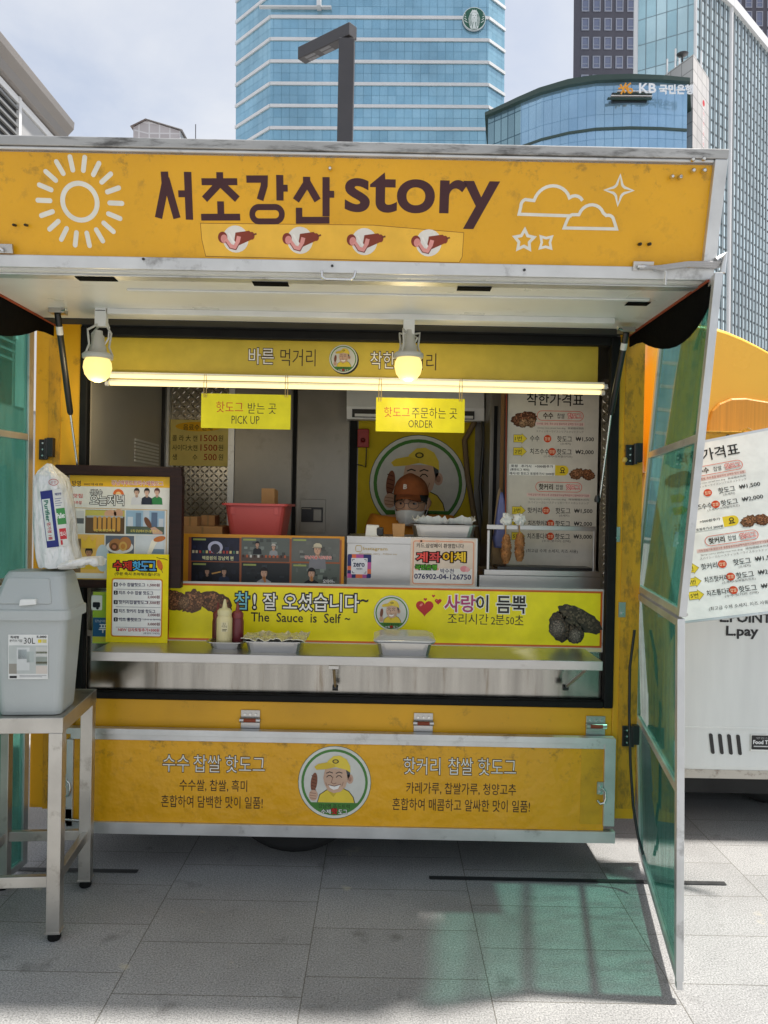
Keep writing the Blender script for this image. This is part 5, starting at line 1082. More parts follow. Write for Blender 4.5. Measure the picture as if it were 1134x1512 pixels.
def nd(x, y, z, r, p=None):
    N_.append((Vector((base.x + x, base.y + y, z)), r)); 
    if p is not None: E_.append((p, len(N_) - 1))
    return len(N_) - 1
pel = nd(0, .06, SEAT + .09, (.15, .12)); sp1 = nd(0, .05, SEAT + .28, (.14, .105), pel); ch = nd(0, .03, SEAT + .45, (.16, .115), sp1); nk = nd(0, .01, SEAT + .545, (.06, .06), ch)
for s in (-1, 1):
    sh = nd(s * .17, .03, SEAT + .50, .06, ch); el = nd(s * .23, -.03, SEAT + .26, .045, sh); wr = nd(s * .14, -.24, SEAT + .24, .03, el); pm = nd(s * .12, -.31, SEAT + .245, (.04, .018), wr)
    for k in range(4): a = nd(s * (.145 - k * .02), -.36, SEAT + .245, .0095, pm); c_ = nd(s * (.146 - k * .021), -.385 - (k in (1, 2)) * .008, SEAT + .235, .0085, a); nd(s * (.145 - k * .02), -.398 - (k in (1, 2)) * .008, SEAT + .215, .0075, c_)
    a = nd(s * .075, -.30, SEAT + .24, .012, pm); nd(s * .06, -.335, SEAT + .235, .010, a)
    hp_ = nd(s * .09, .02, SEAT + .07, .085, pel); kn = nd(s * .11, -.30, SEAT + .06, .06, hp_); an = nd(s * .11, -.26, .55, .04, kn); nd(s * .115, -.36, .505, (.04, .03), an)
vs, fs = skinbody('person', N_, E_, SKIN)
b = MB(); b.add(vs, fs, SKIN, smooth=True)
# head turned a little to the viewer's left and tipped down
RT = Matrix.Rotation(R(-14), 3, 'Z') @ Matrix.Rotation(R(6), 3, 'X')
def hd(x, y, z): return HC + RT @ Vector((x, y, z)) * 1.1
vs = []; fs = []; NU, NV = 28, 20
for j in range(NV + 1):
    th = math.pi * j / NV
    for i in range(NU):
        ph = 2 * math.pi * i / NU; x, y, z = math.sin(th) * math.sin(ph), -math.sin(th) * math.cos(ph), math.cos(th)
        sx, sy, sz = .077, .096, .122
        if z < 0: sx *= 1 - .30 * (-z) ** 1.6; sy *= 1 - .16 * (-z) ** 2
        X, Y_, Z_ = x * sx, y * sy, z * sz
        f_ = max(0, -y)
        if f_ > .3:
            Y_ -= .022 * math.exp(-((X) / .012) ** 2 - ((Z_ + .022) / .018) ** 2) + .012 * math.exp(-(X / .01) ** 2 - ((Z_ - .0) / .022) ** 2)
            for e in (-.032, .032): Y_ += .010 * math.exp(-((X - e) / .018) ** 2 - ((Z_ - .004) / .013) ** 2)
            Y_ -= .006 * math.exp(-((Z_ - .026) / .01) ** 2)
            Y_ -= .007 * math.exp(-(X / .022) ** 2 - ((Z_ + .068) / .012) ** 2)
        vs.append(hd(X, Y_, Z_))
for j in range(NV):
    for i in range(NU): fs.append((j * NU + i, (j + 1) * NU + i, (j + 1) * NU + (i + 1) % NU, j * NU + (i + 1) % NU))
b.add(vs, fs, SKIN, smooth=True)
for s in (-1, 1):                                     # ears and eyes
    rings = []
    for k in range(7):
        u = k / 6; rings.append([hd(s * (.074 + .014 * math.sin(math.pi * u) + .008 * math.cos(a)), .008 + .018 * math.cos(a) * math.sin(math.pi * min(.92, max(.1, u))) + .004, -.035 + .066 * u) + RT @ Vector((0, .012 * math.sin(a), 0)) for a in [2 * math.pi * q / 8 for q in range(8)]])
    b.loft(rings, SKIN, smooth=True)
    e = hd(s * .032, -.0765, .004)
    b.lathe(e, [(.001, .006), (.006, .0045), (.010, .0005), (.0115, -.004)], mat('eye white', (.34, .32, .30), .25), RT @ Vector((-.25, -1, -.05)), 14, cap=False)
    b.lathe(hd(s * .032 - .002, -.0835, .003), [(.0002, .0022), (.0042, .0014), (.0062, -.002)], BLACK, RT @ Vector((-.25, -1, -.05)), 12, cap=False)
    lid = [hd(s * .032 + .016 * math.cos(t), -.080 - .003 * math.sin(t), .005 + .006 * math.sin(t)) for t in [math.pi * q / 8 for q in range(9)]]
    b.tube(lid, .0028, SKIN, 6); b.tube([v + RT @ Vector((0, -.001, -.001)) for v in lid[1:-1]], .0012, HAIR, 5)
    b.tube([hd(s * .032 - .018 * s, -.088, .022), hd(s * .032, -.090, .027), hd(s * .032 + .02 * s, -.081, .023)], [.002, .0034, .0015], HAIR, 6)
b.tube([hd(-.024, -.083, -.062), hd(0, -.089, -.060), hd(.024, -.083, -.062)], .005, mat('lips', lin((150, 90, 84)), .5), 6)
b.build('body', person)
def cap_shell(r0, z0, z1, m, name, off=.006, front=False):
    b = MB(); rings = []
    for j in range(9):
        u = j / 8; z = z0 + (z1 - z0) * math.sin(u * math.pi / 2); k = math.sqrt(max(0.0, 1 - (max(0, z) / (.129 + off)) ** 3.4)) if z > 0 else 1
        k = max(k, .03); rings.append([hd((.08 + off) * k * math.sin(a), -(.099 + off) * k * math.cos(a) + .004, z + (.012 * math.cos(a) if not front else 0)) for a in [2 * math.pi * q / 28 for q in range(28)]])
    b.loft(rings, m, smooth=True); return b
b = cap_shell(1, .036, .134, CAPM, 'cap', .007)
bm = []                                               # peak, curved and pointing with the face
for j in range(6):
    u = j / 5; bm.append([hd(.072 * math.sin(a) * (1 - .12 * u), -.088 * math.cos(a) - .075 * u * math.cos(a) ** .7 - .006, .046 - .012 * u - .020 * math.sin(a) ** 2 * (.4 + u)) for a in [R(-78 + 156 * q / 14) for q in range(15)]])
vs = [v for r_ in bm for v in r_] + [v + RT @ Vector((0, 0, .005)) for r_ in bm for v in r_]; n0 = 6 * 15; fs = []
for j in range(5):
    for i in range(14): a = j * 15 + i; fs += [(a, a + 15, a + 16, a + 1), (n0 + a, n0 + a + 1, n0 + a + 16, n0 + a + 15)]
for i in range(14): a = 75 + i; fs.append((a, n0 + a, n0 + a + 1, a + 1))
b.add(vs, fs, CAPM, smooth=True); b.lathe(hd(0, .004, .138), [(.007, 0), (.005, .005)], CAPM, RT @ Vector((0, 0, 1)), 10)
f = Fr(hd(-.006, -.103, .085), RT @ Vector((1, 0, 0)), RT @ Vector((0, .42, .9)), .0037); f.n = f.u.cross(f.v); b.ink = PAPER; b.txt(f, 'B', 0, 0, 5.5, 7.5, (226, 214, 200), 6, .04)
b.build('cap', person)
b = MB(); q = random.Random(9)
for a0 in range(-178, 180, 5):                        # short black hair showing under the cap
    a = R(a0); fr0 = math.cos(a); bt = (.026 if fr0 > .75 else .012 if fr0 > .3 else -.012 if fr0 > -.1 else -.06) + q.uniform(-.008, .008)
    b.tube([hd(.070 * math.sin(a), -.088 * fr0 + .003, .05), hd(.077 * math.sin(a), -.097 * fr0 + .003, .032), hd(.081 * math.sin(a + q.uniform(-.06, .06)), -.1 * math.cos(a) + .002, bt)], [.006, .008, .002], HAIR, 6)
b.build('hair', person)
b = MB(); rings = []                                  # mask over nose and chin
for j in range(9):
    u = j / 8; z = -.030 - .076 * u; rings.append([hd((.0775 * (1 - .34 * u ** 2)) * math.sin(a), -(.099 + .016 * math.sin(math.pi * min(1, u * .9 + .12)) * max(0, math.cos(a)) ** 2 + .016 * math.exp(-(a / .22) ** 2) * (1 - u)) * math.cos(a) * (1 - .12 * u ** 2) - .002, z + .006 * math.cos(3 * a) * (1 - u)) for a in [R(-72 + 144 * q_ / 22) for q_ in range(23)]])
vs = [v for r_ in rings for v in r_]; fs = []
for j in range(8):
    for i in range(22): a = j * 23 + i; fs.append((a, a + 23, a + 24, a + 1))
b.add(vs, fs, MASKM, smooth=True)
for s in (-1, 1): b.tube([hd(s * .074, -.032, -.03), hd(s * .084, .006, .02), hd(s * .088, .022, .012)], .0016, MASKM, 5); b.tube([hd(s * .066, -.03, -.085), hd(s * .082, .01, -.035), hd(s * .086, .02, -.01)], .0016, MASKM, 5)
o = b.build('mask', person); so_ = o.modifiers.new('thickness', 'SOLIDIFY'); so_.thickness = .002
b = MB()
for s in (-1, 1):
    b.tube([hd(s * .034 + .025 * math.cos(t), -.108 + .010 * abs(math.cos(t)) * (s * math.cos(t) > 0), .0 + .020 * math.sin(t)) for t in [2 * math.pi * q_ / 20 for q_ in range(21)]], .0013, GREYPAINT, 6); b.tube([hd(s * .059, -.099, .006), hd(s * .079, -.04, .008), hd(s * .082, .012, .004)], .0012, GREYPAINT, 6)
b.tube([hd(-.009, -.108, .004), hd(0, -.112, .007), hd(.009, -.108, .004)], .0013, GREYPAINT, 6); b.build('eyeglasses', person)
N2 = []; E2 = []
def nd2(x, y, z, r, p=None):
    N2.append((Vector((base.x + x, base.y + y, z)), r))
    if p is not None: E2.append((p, len(N2) - 1))
    return len(N2) - 1
a = nd2(0, .06, SEAT + .12, (.17, .14)); c_ = nd2(0, .05, SEAT + .28, (.165, .13), a); ch = nd2(0, .03, SEAT + .445, (.185, .135), c_); nd2(0, .02, SEAT + .525, (.078, .076), ch)
for s in (-1, 1): sh = nd2(s * .185, .03, SEAT + .495, .082, ch); nd2(s * .24, -.015, SEAT + .30, .068, sh)
vs, fs = skinbody('tee', N2, E2, TEE); b = MB(); b.add(vs, fs, TEE, smooth=True); b.build('shirt', person)
N3 = []; E3 = []; N2, E2 = N3, E3
def nd3(x, y, z, r, p=None):
    N3.append((Vector((base.x + x, base.y + y, z)), r))
    if p is not None: E3.append((p, len(N3) - 1))
    return len(N3) - 1
a = nd3(0, .06, SEAT + .11, (.17, .14))
for s in (-1, 1): c_ = nd3(s * .09, .02, SEAT + .075, .095, a); k = nd3(s * .11, -.30, SEAT + .065, .07, c_); nd3(s * .11, -.265, .57, .055, k)
vs, fs = skinbody('trousers', N3, E3, HAIR); b = MB(); b.add(vs, fs, mat('black trousers', (.02, .02, .022), .8), smooth=True); b.build('trousers', person)
b = MB(); b.lathe((base.x, base.y + .06, .47), [(.16, 0), (.14, .2), (.15, SEAT - .47 - .03), (.16, SEAT - .47)], BLACK, seg=20); tag(b.build('stool'), 'dark round stool the seller sits on behind the counter', 'stool')

# ------------------------------------------------------------------ stand, bin and bag at the left
FRc = P(93, 1060, 2.76); STZ = FRc.z
RZ = Matrix.Rotation(R(5.5), 3, 'Z')
def turned(b, c=FRc):
    b.v = [Vector((c.x, c.y, 0)) + RZ @ (v - Vector((c.x, c.y, 0))) for v in b.v]; return b
t = thing('steel_stand', 'stainless steel work stand on four legs at the left', 'stand', (FRc.x - .18, FRc.y + .22, 0))
x1, y0 = FRc.x, FRc.y; x0, y1 = x1 - .38, y0 + .44
b = MB(); b.box((x0, y0, STZ - .056), (x1, y0 + .006, STZ), STANDM); b.box((x1 - .006, y0 + .006, STZ - .056), (x1, y1, STZ), STANDM); b.box((x0, y1 - .006, STZ - .056), (x1 - .006, y1, STZ), STANDM); b.box((x0, y0 + .006, STZ - .056), (x0 + .006, y1 - .006, STZ), STANDM)
b.box((x0 + .006, y0 + .006, STZ - .008), (x1 - .006, y1 - .006, STZ - .003), STANDM); turned(b).build('frame', t, bevel=.002)
for lx in (x0 + .026, x1 - .026):
    for ly in (y0 + .026, y1 - .026):
        b = MB(); b.box((lx - .024, ly - .024, .03), (lx + .024, ly + .024, STZ - .0565), STANDM); lg = turned(b).build('leg', t, bevel=.002)
        b = MB(); b.box((lx - .027, ly - .027, .03), (lx + .027, ly + .027, .036), STANDM); b.lathe((lx, ly, 0), [(.02, 0), (.024, .006), (.022, .03)], RUBBER, seg=12); turned(b).build('foot', lg)
for a, e in (((x0 + .05, y0 + .012), (x1 - .05, y0 + .036)), ((x0 + .05, y1 - .036), (x1 - .05, y1 - .012)), ((x1 - .04, y0 + .05), (x1 - .016, y1 - .05)), ((x0 + .016, y0 + .05), (x0 + .04, y1 - .05))):
    b = MB(); b.box((a[0], a[1], .195), (e[0], e[1], .235), STANDM); turned(b).build('rail', t, bevel=.002)

t = thing('rubbish_bin', 'grey plastic push lid bin standing on the steel stand', 'bin', (FRc.x - .13, FRc.y + .14, STZ))
bx0, bx1, by0, by1 = FRc.x - .27, FRc.x + .005, FRc.y + .015, FRc.y + .245
ZT = P(60, 906, by0).z; ZL = P(80, 843, 2.88).z
def rr3(dx, dy0, dy1, z, r=.03): return [Vector((x, y, z)) for x, y in rr_pts(bx0 + dx, by0 + dy0, bx1 - dx, by1 - dy1, r, 5)]
b = MB(); b.loft([rr3(.03, .03, .025, STZ, .025), rr3(.026, .026, .02, STZ + .012, .03), rr3(.006, .006, .004, ZT - .03, .03), rr3(.004, .004, .002, ZT - .006, .03)], GPLASTIC); turned(b).build('body', t, bevel=.002)
b = MB(); b.loft([rr3(-.008, -.010, -.006, ZT - .022, .034), rr3(-.008, -.010, -.006, ZT + .012, .034), rr3(.0, .0, .0, ZT + .016, .03), rr3(.006, .006, 0, ZT + .03, .03), rr3(.03, .05, .012, ZL - .014, .03), rr3(.038, .062, .02, ZL, .03)], GPLASTIC)
lid = turned(b).build('lid', t, bevel=.003)
# flap set in the sloping front of the lid
def lp3(u, v, off): # u 0..1 across, v 0..1 up the slope
    z = ZT + .035 + (ZL - .02 - ZT - .035) * v; k = (z - ZT - .03) / (ZL - .014 - ZT - .03); yy = by0 + .006 + .044 * k - off; xx0, xx1 = bx0 + .006 + .024 * k + .02, bx1 - .006 - .024 * k - .05
    return Vector((xx0 + (xx1 - xx0) * u, yy, z))
b = MB()
n8 = [(x, y) for x, y in rr_pts(0, 0, 1, 1, .07, 4)]
b.loft([[lp3(x, y, -.004) for x, y in n8], [lp3(x, y, .004) for x, y in n8], [lp3(.5 + (x - .5) * .96, .5 + (y - .5) * .96, .006) for x, y in n8]], GPLASTIC); turned(b).build('flap', lid, bevel=.001)
b = MB(); c = lp3(.58, .06, .012); b.hexa([c + Vector(v) for v in ((-.026, -.004, .012), (.028, -.004, .014), (.03, -.006, -.006), (-.03, -.006, -.012))], [c + Vector(v) for v in ((-.026, .014, .012), (.028, .014, .014), (.03, .014, -.006), (-.03, .014, -.012))], WPLASTIC); turned(b).build('tab', lid, bevel=.003)
b = MB(); b.ink = PAPER
fo = Vector(((bx0 + bx1) / 2 + .0, 0, P(55, 970, by0).z)); kk = (fo.z - STZ - .012) / (ZT - .03 - STZ - .012); fo.y = by0 + .026 - .02 * kk - .0035
lf = Fr(RZ @ (fo - Vector((FRc.x, FRc.y, 0))) + Vector((FRc.x, FRc.y, 0)), RZ @ Vector((1, 0, 0)), RZ @ Vector((0, -.045, 1)).normalized(), 2.8 / F)
b.add([lf.p(x, y, o_) for x, y, o_ in ((-28, -33, 0), (28, -33, 0), (28, 33, 0), (-28, 33, 0), (-28, -33, -.002), (28, -33, -.002), (28, 33, -.002), (-28, 33, -.002))], [(3, 2, 1, 0), (4, 5, 6, 7), (0, 1, 5, 4), (1, 2, 6, 5), (2, 3, 7, 6), (3, 0, 4, 7)], b.ink, (222, 222, 218))
b.rect(lf, -27, -17, 27, 25, (186, 190, 186), 1)
for x0_, y0_, x1_, y1_, c in ((-16, -14, 2, 20, (206, 208, 206)), (-14, -11, -2, 3, (168, 176, 176)), (-2, -8, 8, 8, (176, 184, 180)), (11, -15, 27, -1, (200, 200, 194)), (11, 0, 27, 12, (150, 156, 148)), (11, -8, 27, -5, (120, 126, 84)), (11, 7, 27, 10, (126, 120, 84)), (-27, 10, -16, 25, (150, 146, 136)), (11, 13, 27, 25, (206, 196, 186))): b.rect(lf, x0_, y0_, x1_, y1_, c, 1.6)
T = lambda t_, x, y, wd, ht, c=(60, 60, 60), bo=0.: b.txt(lf, t_, x, y, wd, ht, c, 2, bo)
T('적재형', -19, -29, 12, 4, bo=.02); T('분리수거함', -17, -24, 18, 4); T('30L', 2, -24, 16, 9); T('5,000', 19, -29.5, 14, 4, bo=.03); b.rect(lf, 14, -26, 19, -21, (222, 200, 60), 2); b.rect(lf, 20, -26, 26, -21, (206, 196, 130), 2); b.rect(lf, -26, 28, -16, 31.5, (60, 60, 60), 2); b.rect(lf, -12, 27, 26, 28, (170, 170, 170), 2); b.rect(lf, -12, 29, 20, 30, (170, 170, 170), 2)
b.build('price_label', t)

t = thing('towel_bag', 'white plastic bag holding paper towel rolls on the bin lid', 'bag', (FRc.x - .12, FRc.y + .15, ZL))
YB = 2.86; q = random.Random(12); rings = []
fold = [q.uniform(-.05, .05) for _ in range(52)]
prof = [(839, 51, 112), (826, 47, 108), (800, 45, 101), (770, 44, 99), (740, 44, 95), (718, 44, 91), (704, 46, 86), (696, 49, 77), (689, 55, 70), (684, 60, 66)]
for py, xa, xb in prof:
    a, e = P(xa, py, YB), P(xb, py, YB); cx, hw = (a.x + e.x) / 2, (e.x - a.x) / 2; dpt = .065 if py > 700 else .065 * (py - 680) / 24
    rings.append([Vector((cx + hw * (abs(math.cos(th)) ** .55) * math.copysign(1, math.cos(th)) * (1 + fold[k] * (.4 + .6 * math.sin(py * .07 + k))), YB + .06 + dpt * (abs(math.sin(th)) ** .55) * math.copysign(1, math.sin(th)) * (1 + fold[(k * 3) % 52] * 1.2), (a.z + e.z) / 2 + q.uniform(-.003, .003))) for k, th in [(k, 2 * math.pi * k / 52) for k in range(52)]])
b = MB(); b.loft(rings, BAG, smooth=True)
a = P(100, 835, YB); tl = []                          # the loose open end lying across the lid
for k, (px, py, r0) in enumerate(((92, 836, .010), (104, 833, .016), (114, 831, .012), (124, 828, .018), (136, 826, .014), (144, 828, .021), (150, 829, .016))):
    c = P(px, py, YB - .02 + .01 * k); tl.append([c + Vector((q.uniform(-.004, .004), .05 * math.cos(th) * (1 + q.uniform(-.2, .2)), r0 * math.sin(th) * (1 + q.uniform(-.25, .25)))) for th in [2 * math.pi * j / 14 for j in range(14)]])
b.loft(tl, BAG, smooth=True); b.build('bag', t)
b = MB(); b.ink = PAPER; pl = Pl((0, YB - .007, 0), (1, -.0, -.0), (0, 0, 1)); g = pl.at(84, 763); g = g.sub(0, 0, 1, 8)
def lab(x0_, y0_, x1_, y1_, c, l=0): b.rect(g, x0_, y0_, x1_, y1_, c, l)
lab(-20, -40, 12, 44, (216, 214, 206)); lab(-20, -40, -2, 44, (52, 58, 120), 1); lab(-19, -28, -7, 34, (206, 212, 206), 2)
lab(0, -12, 13, 12, (74, 140, 80), 1); lab(1, 18, 11, 34, (196, 60, 66), 1); b.rect(g, 1, 35, 4, 42, (196, 60, 66), 1)
r9 = g.sub(-13, -10, 1, -90); b.txt(r9, 'Purifier', 0, 0, 32, 6.5, (40, 110, 90), 3, .03); r9 = g.sub(-13, 20, 1, -90); b.txt(r9, '명가명 1롤', 0, 0, 26, 6, (180, 60, 70), 3, .02)
b.txt(g, 'Pallet', 6, -1, 12, 8, (236, 236, 230), 2, .03); b.txt(g, '트나', 6, 26, 8, 7, (240, 236, 230), 2, .02); b.txt(g, '깨끗한', 6, -33, 10, 4, (50, 56, 120), 2, .02)
for k in range(4): lab(0, -27 + k * 3.4, 10 - k % 2 * 2, -26 + k * 3.4, (120, 124, 150), 1)
b.stroke(pl.at(79, 712), [(7 * math.cos(R(a)), 4.5 * math.sin(R(a))) for a in range(0, 360, 24)], .8, (180, 70, 70), 0, True); b.txt(pl.at(79, 712), '순한', 0, 0, 8, 4, (170, 80, 80), 0)
b.build('label', t)

# ------------------------------------------------------------------ second food trailer at the right
WY = 3.74; X0 = P(984, 900, WY).x; X1 = X0 + 2.6; Z0 = P(1060, 1146, WY).z; Z1 = 1.96
t = thing('food_trailer', 'white and yellow rounded food trailer parked beyond the glass door', 'food trailer', ((X0 + X1) / 2, WY + 1.0, 0))
def xz(r, y0_, y1_, z0_, z1_, x0_, x1_):
    return [Vector((x, 0, z)) for x, z in rr_pts(x0_, z0_, x1_, z1_, r, 6)]
def shell(b, x0_, x1_, z0_, z1_, y0_, y1_, r, e, m):
    rings = []
    for k in range(6):
        a = math.pi / 2 * k / 5; o_ = e * (1 - math.sin(a)); rings.append([Vector((v.x, y0_ + e * (1 - math.cos(a)), v.z)) for v in xz(max(.02, r - o_ * .6), 0, 0, z0_ + o_, z1_ - o_, x0_ + o_, x1_ - o_)])
    rings.append([Vector((v.x, y1_, v.z)) for v in xz(r, 0, 0, z0_, z1_, x0_, x1_)]); b.loft(rings, m, smooth=True)
b = MB(); shell(b, X0, X1, Z0, Z1 - .03, WY, WY + 2.0, .13, .05, CARWHITE); b.build('body', t)
b = MB(); tx0 = P(951, 560, WY + .25).x; ZR = P(1040, 480, WY + .25).z; prof = []
for px, py in ((951, 640), (951, 520), (955, 496), (968, 484), (1000, 479), (1040, 483), (1062, 490), (1085, 500), (1110, 513), (1134, 527), (1175, 556), (1215, 600), (1235, 650)): prof.append(P(px, py, WY + .25))
zb = Z1 - .16; outl = [Vector((p.x, 0, p.z)) for p in prof] + [Vector((prof[-1].x, 0, zb)), Vector((prof[0].x, 0, zb))]
outl = outl[::-1]; cen = sum(outl, Vector()) / len(outl); rings = []
for k in range(6):
    a = math.pi / 2 * k / 5; o_ = .09 * (1 - math.sin(a)); rings.append([Vector((v.x + (cen.x - v.x) * o_ * .9, WY + .16 + .09 * (1 - math.cos(a)), v.z + (cen.z - v.z) * o_ * 1.6)) for v in outl])
rings.append([Vector((v.x, WY + 1.9, v.z)) for v in outl]); b.loft(rings, CARYELLOW, smooth=True); o = b.build('roof', t)
ap = Yp(WY + .155); b = MB(); pts = [(1044, 645), (1045, 625), (1050, 608), (1060, 597), (1078, 589), (1100, 588), (1134, 593), (1175, 606), (1190, 622), (1192, 645)]
f = ap.at(1110, 615); pp = [(x - 1110, y - 615) for x, y in pts]
b.loft([[f.p(x, y, -.02) for x, y in pp[::-1]], [f.p(x, y, .006) for x, y in pp[::-1]], [f.p(x * .96, y * .9, .012) for x, y in pp[::-1]]], mat('ribbed amber hatch', lin((214, 146, 44)), .4, var=.12, vs=3, stretch=(30, 1, .4), bump=.15, bs=5)); b.build('roof_hatch', o, bevel=.004)
b = MB(); rp_ = Yp(WY - .06); b.pbox(rp_, 1030, 638, 1104, 651, PAINT, 0, .05); b.pbox(rp_, 1030, 637, 1110, 639.5, OLDPAINT, .01, .06); f = rp_.at(1075, 645); b.lathe(f.o, [(.012, 0), (.01, .008)], BLACK, (0, -1, 0), 8); b.build('awning_rail', t, bevel=.002)
wp = Yp(WY - .002); b = MB(); b.ink = PRINT
b.txt(wp.at(1101, 912), 'L.POINT', 0, 0, 76, 15, (34, 34, 36), 1, .03); b.txt(wp.at(1096, 934), 'L.pay', 0, 0, 48, 19, (34, 34, 36), 1, .03); b.build('lettering', t)
for k in range(4):
    f = wp.at(1051 + k * 13.4, 1098 + k * .6); b = MB(); pts = [(x * 1. + y * .14, y) for x, y in rr_pts(-2.6, -15, 2.6, 15, 2.4, 4)]; b.loft([[f.p(x, y, .002) for x, y in pts[::-1]], [f.p(x, y, -.004) for x, y in pts[::-1]]], BLACK); b.build('vent_slot', t)
b = MB(); b.ink = PRINT; b.pbox(wp, 1108, 1085, 1150, 1109, WPLASTIC, .004, 0); f = Yp(WY - .006).at(1129, 1097); b.rrect(f, -19.5, -11, 20, 10, 1.5, (30, 30, 32), .5); b.txt(f, 'Food Truck', 1, -1, 36, 6, (230, 230, 230), 1.5, .03); b.txt(f, '영업신고', 0, -7, 26, 3, (160, 160, 160), 1.5); b.rect(f, -16, 4.5, 16, 6, (200, 200, 200), 1.5); b.build('number_plate', t)
for yy in (WY + .55, WY + 1.6):
    c = Vector((P(1150, 1190, WY + .4).x, yy, .31)); b = MB(); b.lathe(c, [(.17, -.10), (.26, -.11), (.305, -.08), (.31, 0), (.305, .08), (.26, .11), (.17, .10)], TYRE, (0, 1, 0), 40); wh = b.build('wheel', t)
    b = MB(); b.lathe(c, [(.03, -.05), (.08, -.03), (.14, -.06), (.175, -.1), (.17, -.105)], ALU, (0, 1, 0), 26); b.build('rim', wh)
b = MB(); zs = P(1060, 1076, WY).z; b.box((X0 + .012, WY - .004, zs), (X1, WY + .02, zs + .008), CARWHITE); b.box((X0 + .1, WY + .002, Z0 - .012), (X1, WY + .03, Z0 + .03), mat('rusty sill', (.5, .46, .4), .6, grime=.9, gcol=(.12, .06, .03), gs=9, gth=.5)); b.build('body_seam', t)
b = MB(); b.box((X0 + .1, WY + .3, .12), (X1 - .2, WY + 1.9, Z0 + .02), DARK); b.build('chassis', t)  # chassis block dropped low to darken the ground under the trailer
bpl = P(1068, 794, 3.46); u = Vector((.978, -.38, .208)); v = Vector((-.066, .38, .998)); u.normalize(); v.normalize()
bf = Fr(bpl, u, v, 3.46 / F * 1.06); b = MB(); b.ink = PAPER
hw, ht_, hb = 78, 150, 112
hr = 112
b.hexa([bf.p(-hw, -ht_, 0), bf.p(hr, -ht_, 0), bf.p(hr, hb, 0), bf.p(-hw, hb, 0)], [bf.p(-hw, -ht_, -.012), bf.p(hr, -ht_, -.012), bf.p(hr, hb, -.012), bf.p(-hw, hb, -.012)], ALU)
for hx in (-40, 70): q0 = bf.p(hx, -ht_ + 4, -.006); b.tube([q0, q0 + Vector((0, .08, .03)), Vector((q0.x, WY + .01, q0.z + .02))], .005, CHROME, 6)
b.rect(bf, -hw + 1, -ht_ + 4, hr - 1, hb - 3, (228, 228, 224), 1)
f2 = Fr(bf.p(0, 0, LU), u, v, bf.k); lettered(b, f2); b.build('price_banner', label='white tilted price board with silver edge leaning in front of the white trailer', cat='price list')

# ------------------------------------------------------------------ lamp post
t = thing('lamp_post', 'dark grey square lamp post with angled arm behind the hatch', 'street lamp', (P(500, 200, 10).x, 10, 0))
TILT = Matrix.Rotation(-.0135, 3, 'Y')
def upright(o): o.rotation_euler = (0, -.0135, 0); return o
px_ = P(500, 200, 10); zt = P(500, 40, 10).z; b = MB(); xo = px_.x + (px_.z) * .0135
t.location.x = xo; t['_o'] = (xo, 10, 0)
b.box((xo - .1, 9.9, 0), (xo + .1, 10.1, zt - .19), GREYPAINT); b.build('pole', t, bevel=.008)
b = MB(); d_ = Vector((-.66, .52, -.0)); d_.normalize(); n_ = Vector((-d_.y, d_.x, 0)); c = Vector((xo, 10, zt - .09)); ln = .82
q4 = lambda s: [c + d_ * s + n_ * .075 + Vector((0, 0, .09)), c + d_ * s - n_ * .075 + Vector((0, 0, .09)), c + d_ * s - n_ * .075 - Vector((0, 0, .075)), c + d_ * s + n_ * .075 - Vector((0, 0, .075))]
b.hexa(q4(-.1), q4(ln), GREYPAINT); arm = b.build('arm', t, bevel=.008)
b = MB()
for s in (.35, .62):
    for w_ in (-.034, .034): c2 = c + d_ * s + n_ * w_ - Vector((0, 0, .077)); b.add([c2 + d_ * x + n_ * y for x, y in ((-.09, -.025), (.09, -.025), (.09, .025), (-.09, .025))], [(0, 1, 2, 3)], mat('dusty led cover', (.16, .16, .17), .3))
b.build('led_strip', arm)
b = MB(); b.box((xo - .15, 9.85, 0), (xo + .15, 10.15, .03), GREYPAINT); b.build('base_plate', t, bevel=.004)

# ------------------------------------------------------------------ buildings
class TW:
    """World position of photo pixels on a building kept upright about an anchor pixel."""
    def __init__(s, px, py, Y):
        s.a = P(px, py, Y); s.Y = Y; s.cx = px - s.a.x * F / Y; s.hy = py + (s.a.z - 1.6) * F / Y
        s.loc = Vector((s.a.x + s.a.z * .0135, Y, 0))
    def x(s, px, Y): return (px - s.cx) * Y / F - s.a.x + s.loc.x
    def z(s, py, Y): return 1.6 + (s.hy - py) * Y / F
    def p(s, px, py, Y): return Vector((s.x(px, Y), Y, s.z(py, Y)))
def wall(b, a, e, z0, z1, m, u0=0.):
    """A vertical facade strip from plan point a to e with UVs in metres."""
    ln = (Vector((e[0], e[1])) - Vector((a[0], a[1]))).length
    b.add([(a[0], a[1], z0), (e[0], e[1], z0), (e[0], e[1], z1), (a[0], a[1], z1)], [(0, 1, 2, 3)], m, uv=[[(u0, z0), (u0 + ln, z0), (u0 + ln, z1), (u0, z1)]]); return u0 + ln
CONC = mat('pale cladding', (.72, .72, .72), .5, var=.04, vs=.3)
GLASSB = uvgrid('blue curtain glass', (.25, .46, .58), (.31, .53, .65), (.12, .25, .33), 1.27, 1.715, .03, .1, .55)
def building(name, label, cat, tw): 
    t = thing(name, label, cat, tw.loc); upright(t); return t
tw = TW(560, 110, 120); t = building('glass_tower', 'tall pale blue glass tower with white floor bands behind the hatch', 'tower', tw)
plan = [tw.p(350, 0, 127), tw.p(400, 0, 120), tw.p(720, 0, 120), tw.p(744, 0, 123)]; plan = [(p.x, p.y) for p in plan]; plan += [(plan[-1][0], 160), (plan[0][0], 160)]
b = MB(); u0 = 0
for i in range(len(plan)): u0 = wall(b, plan[i], plan[(i + 1) % len(plan)], 0, 104, GLASSB, u0)
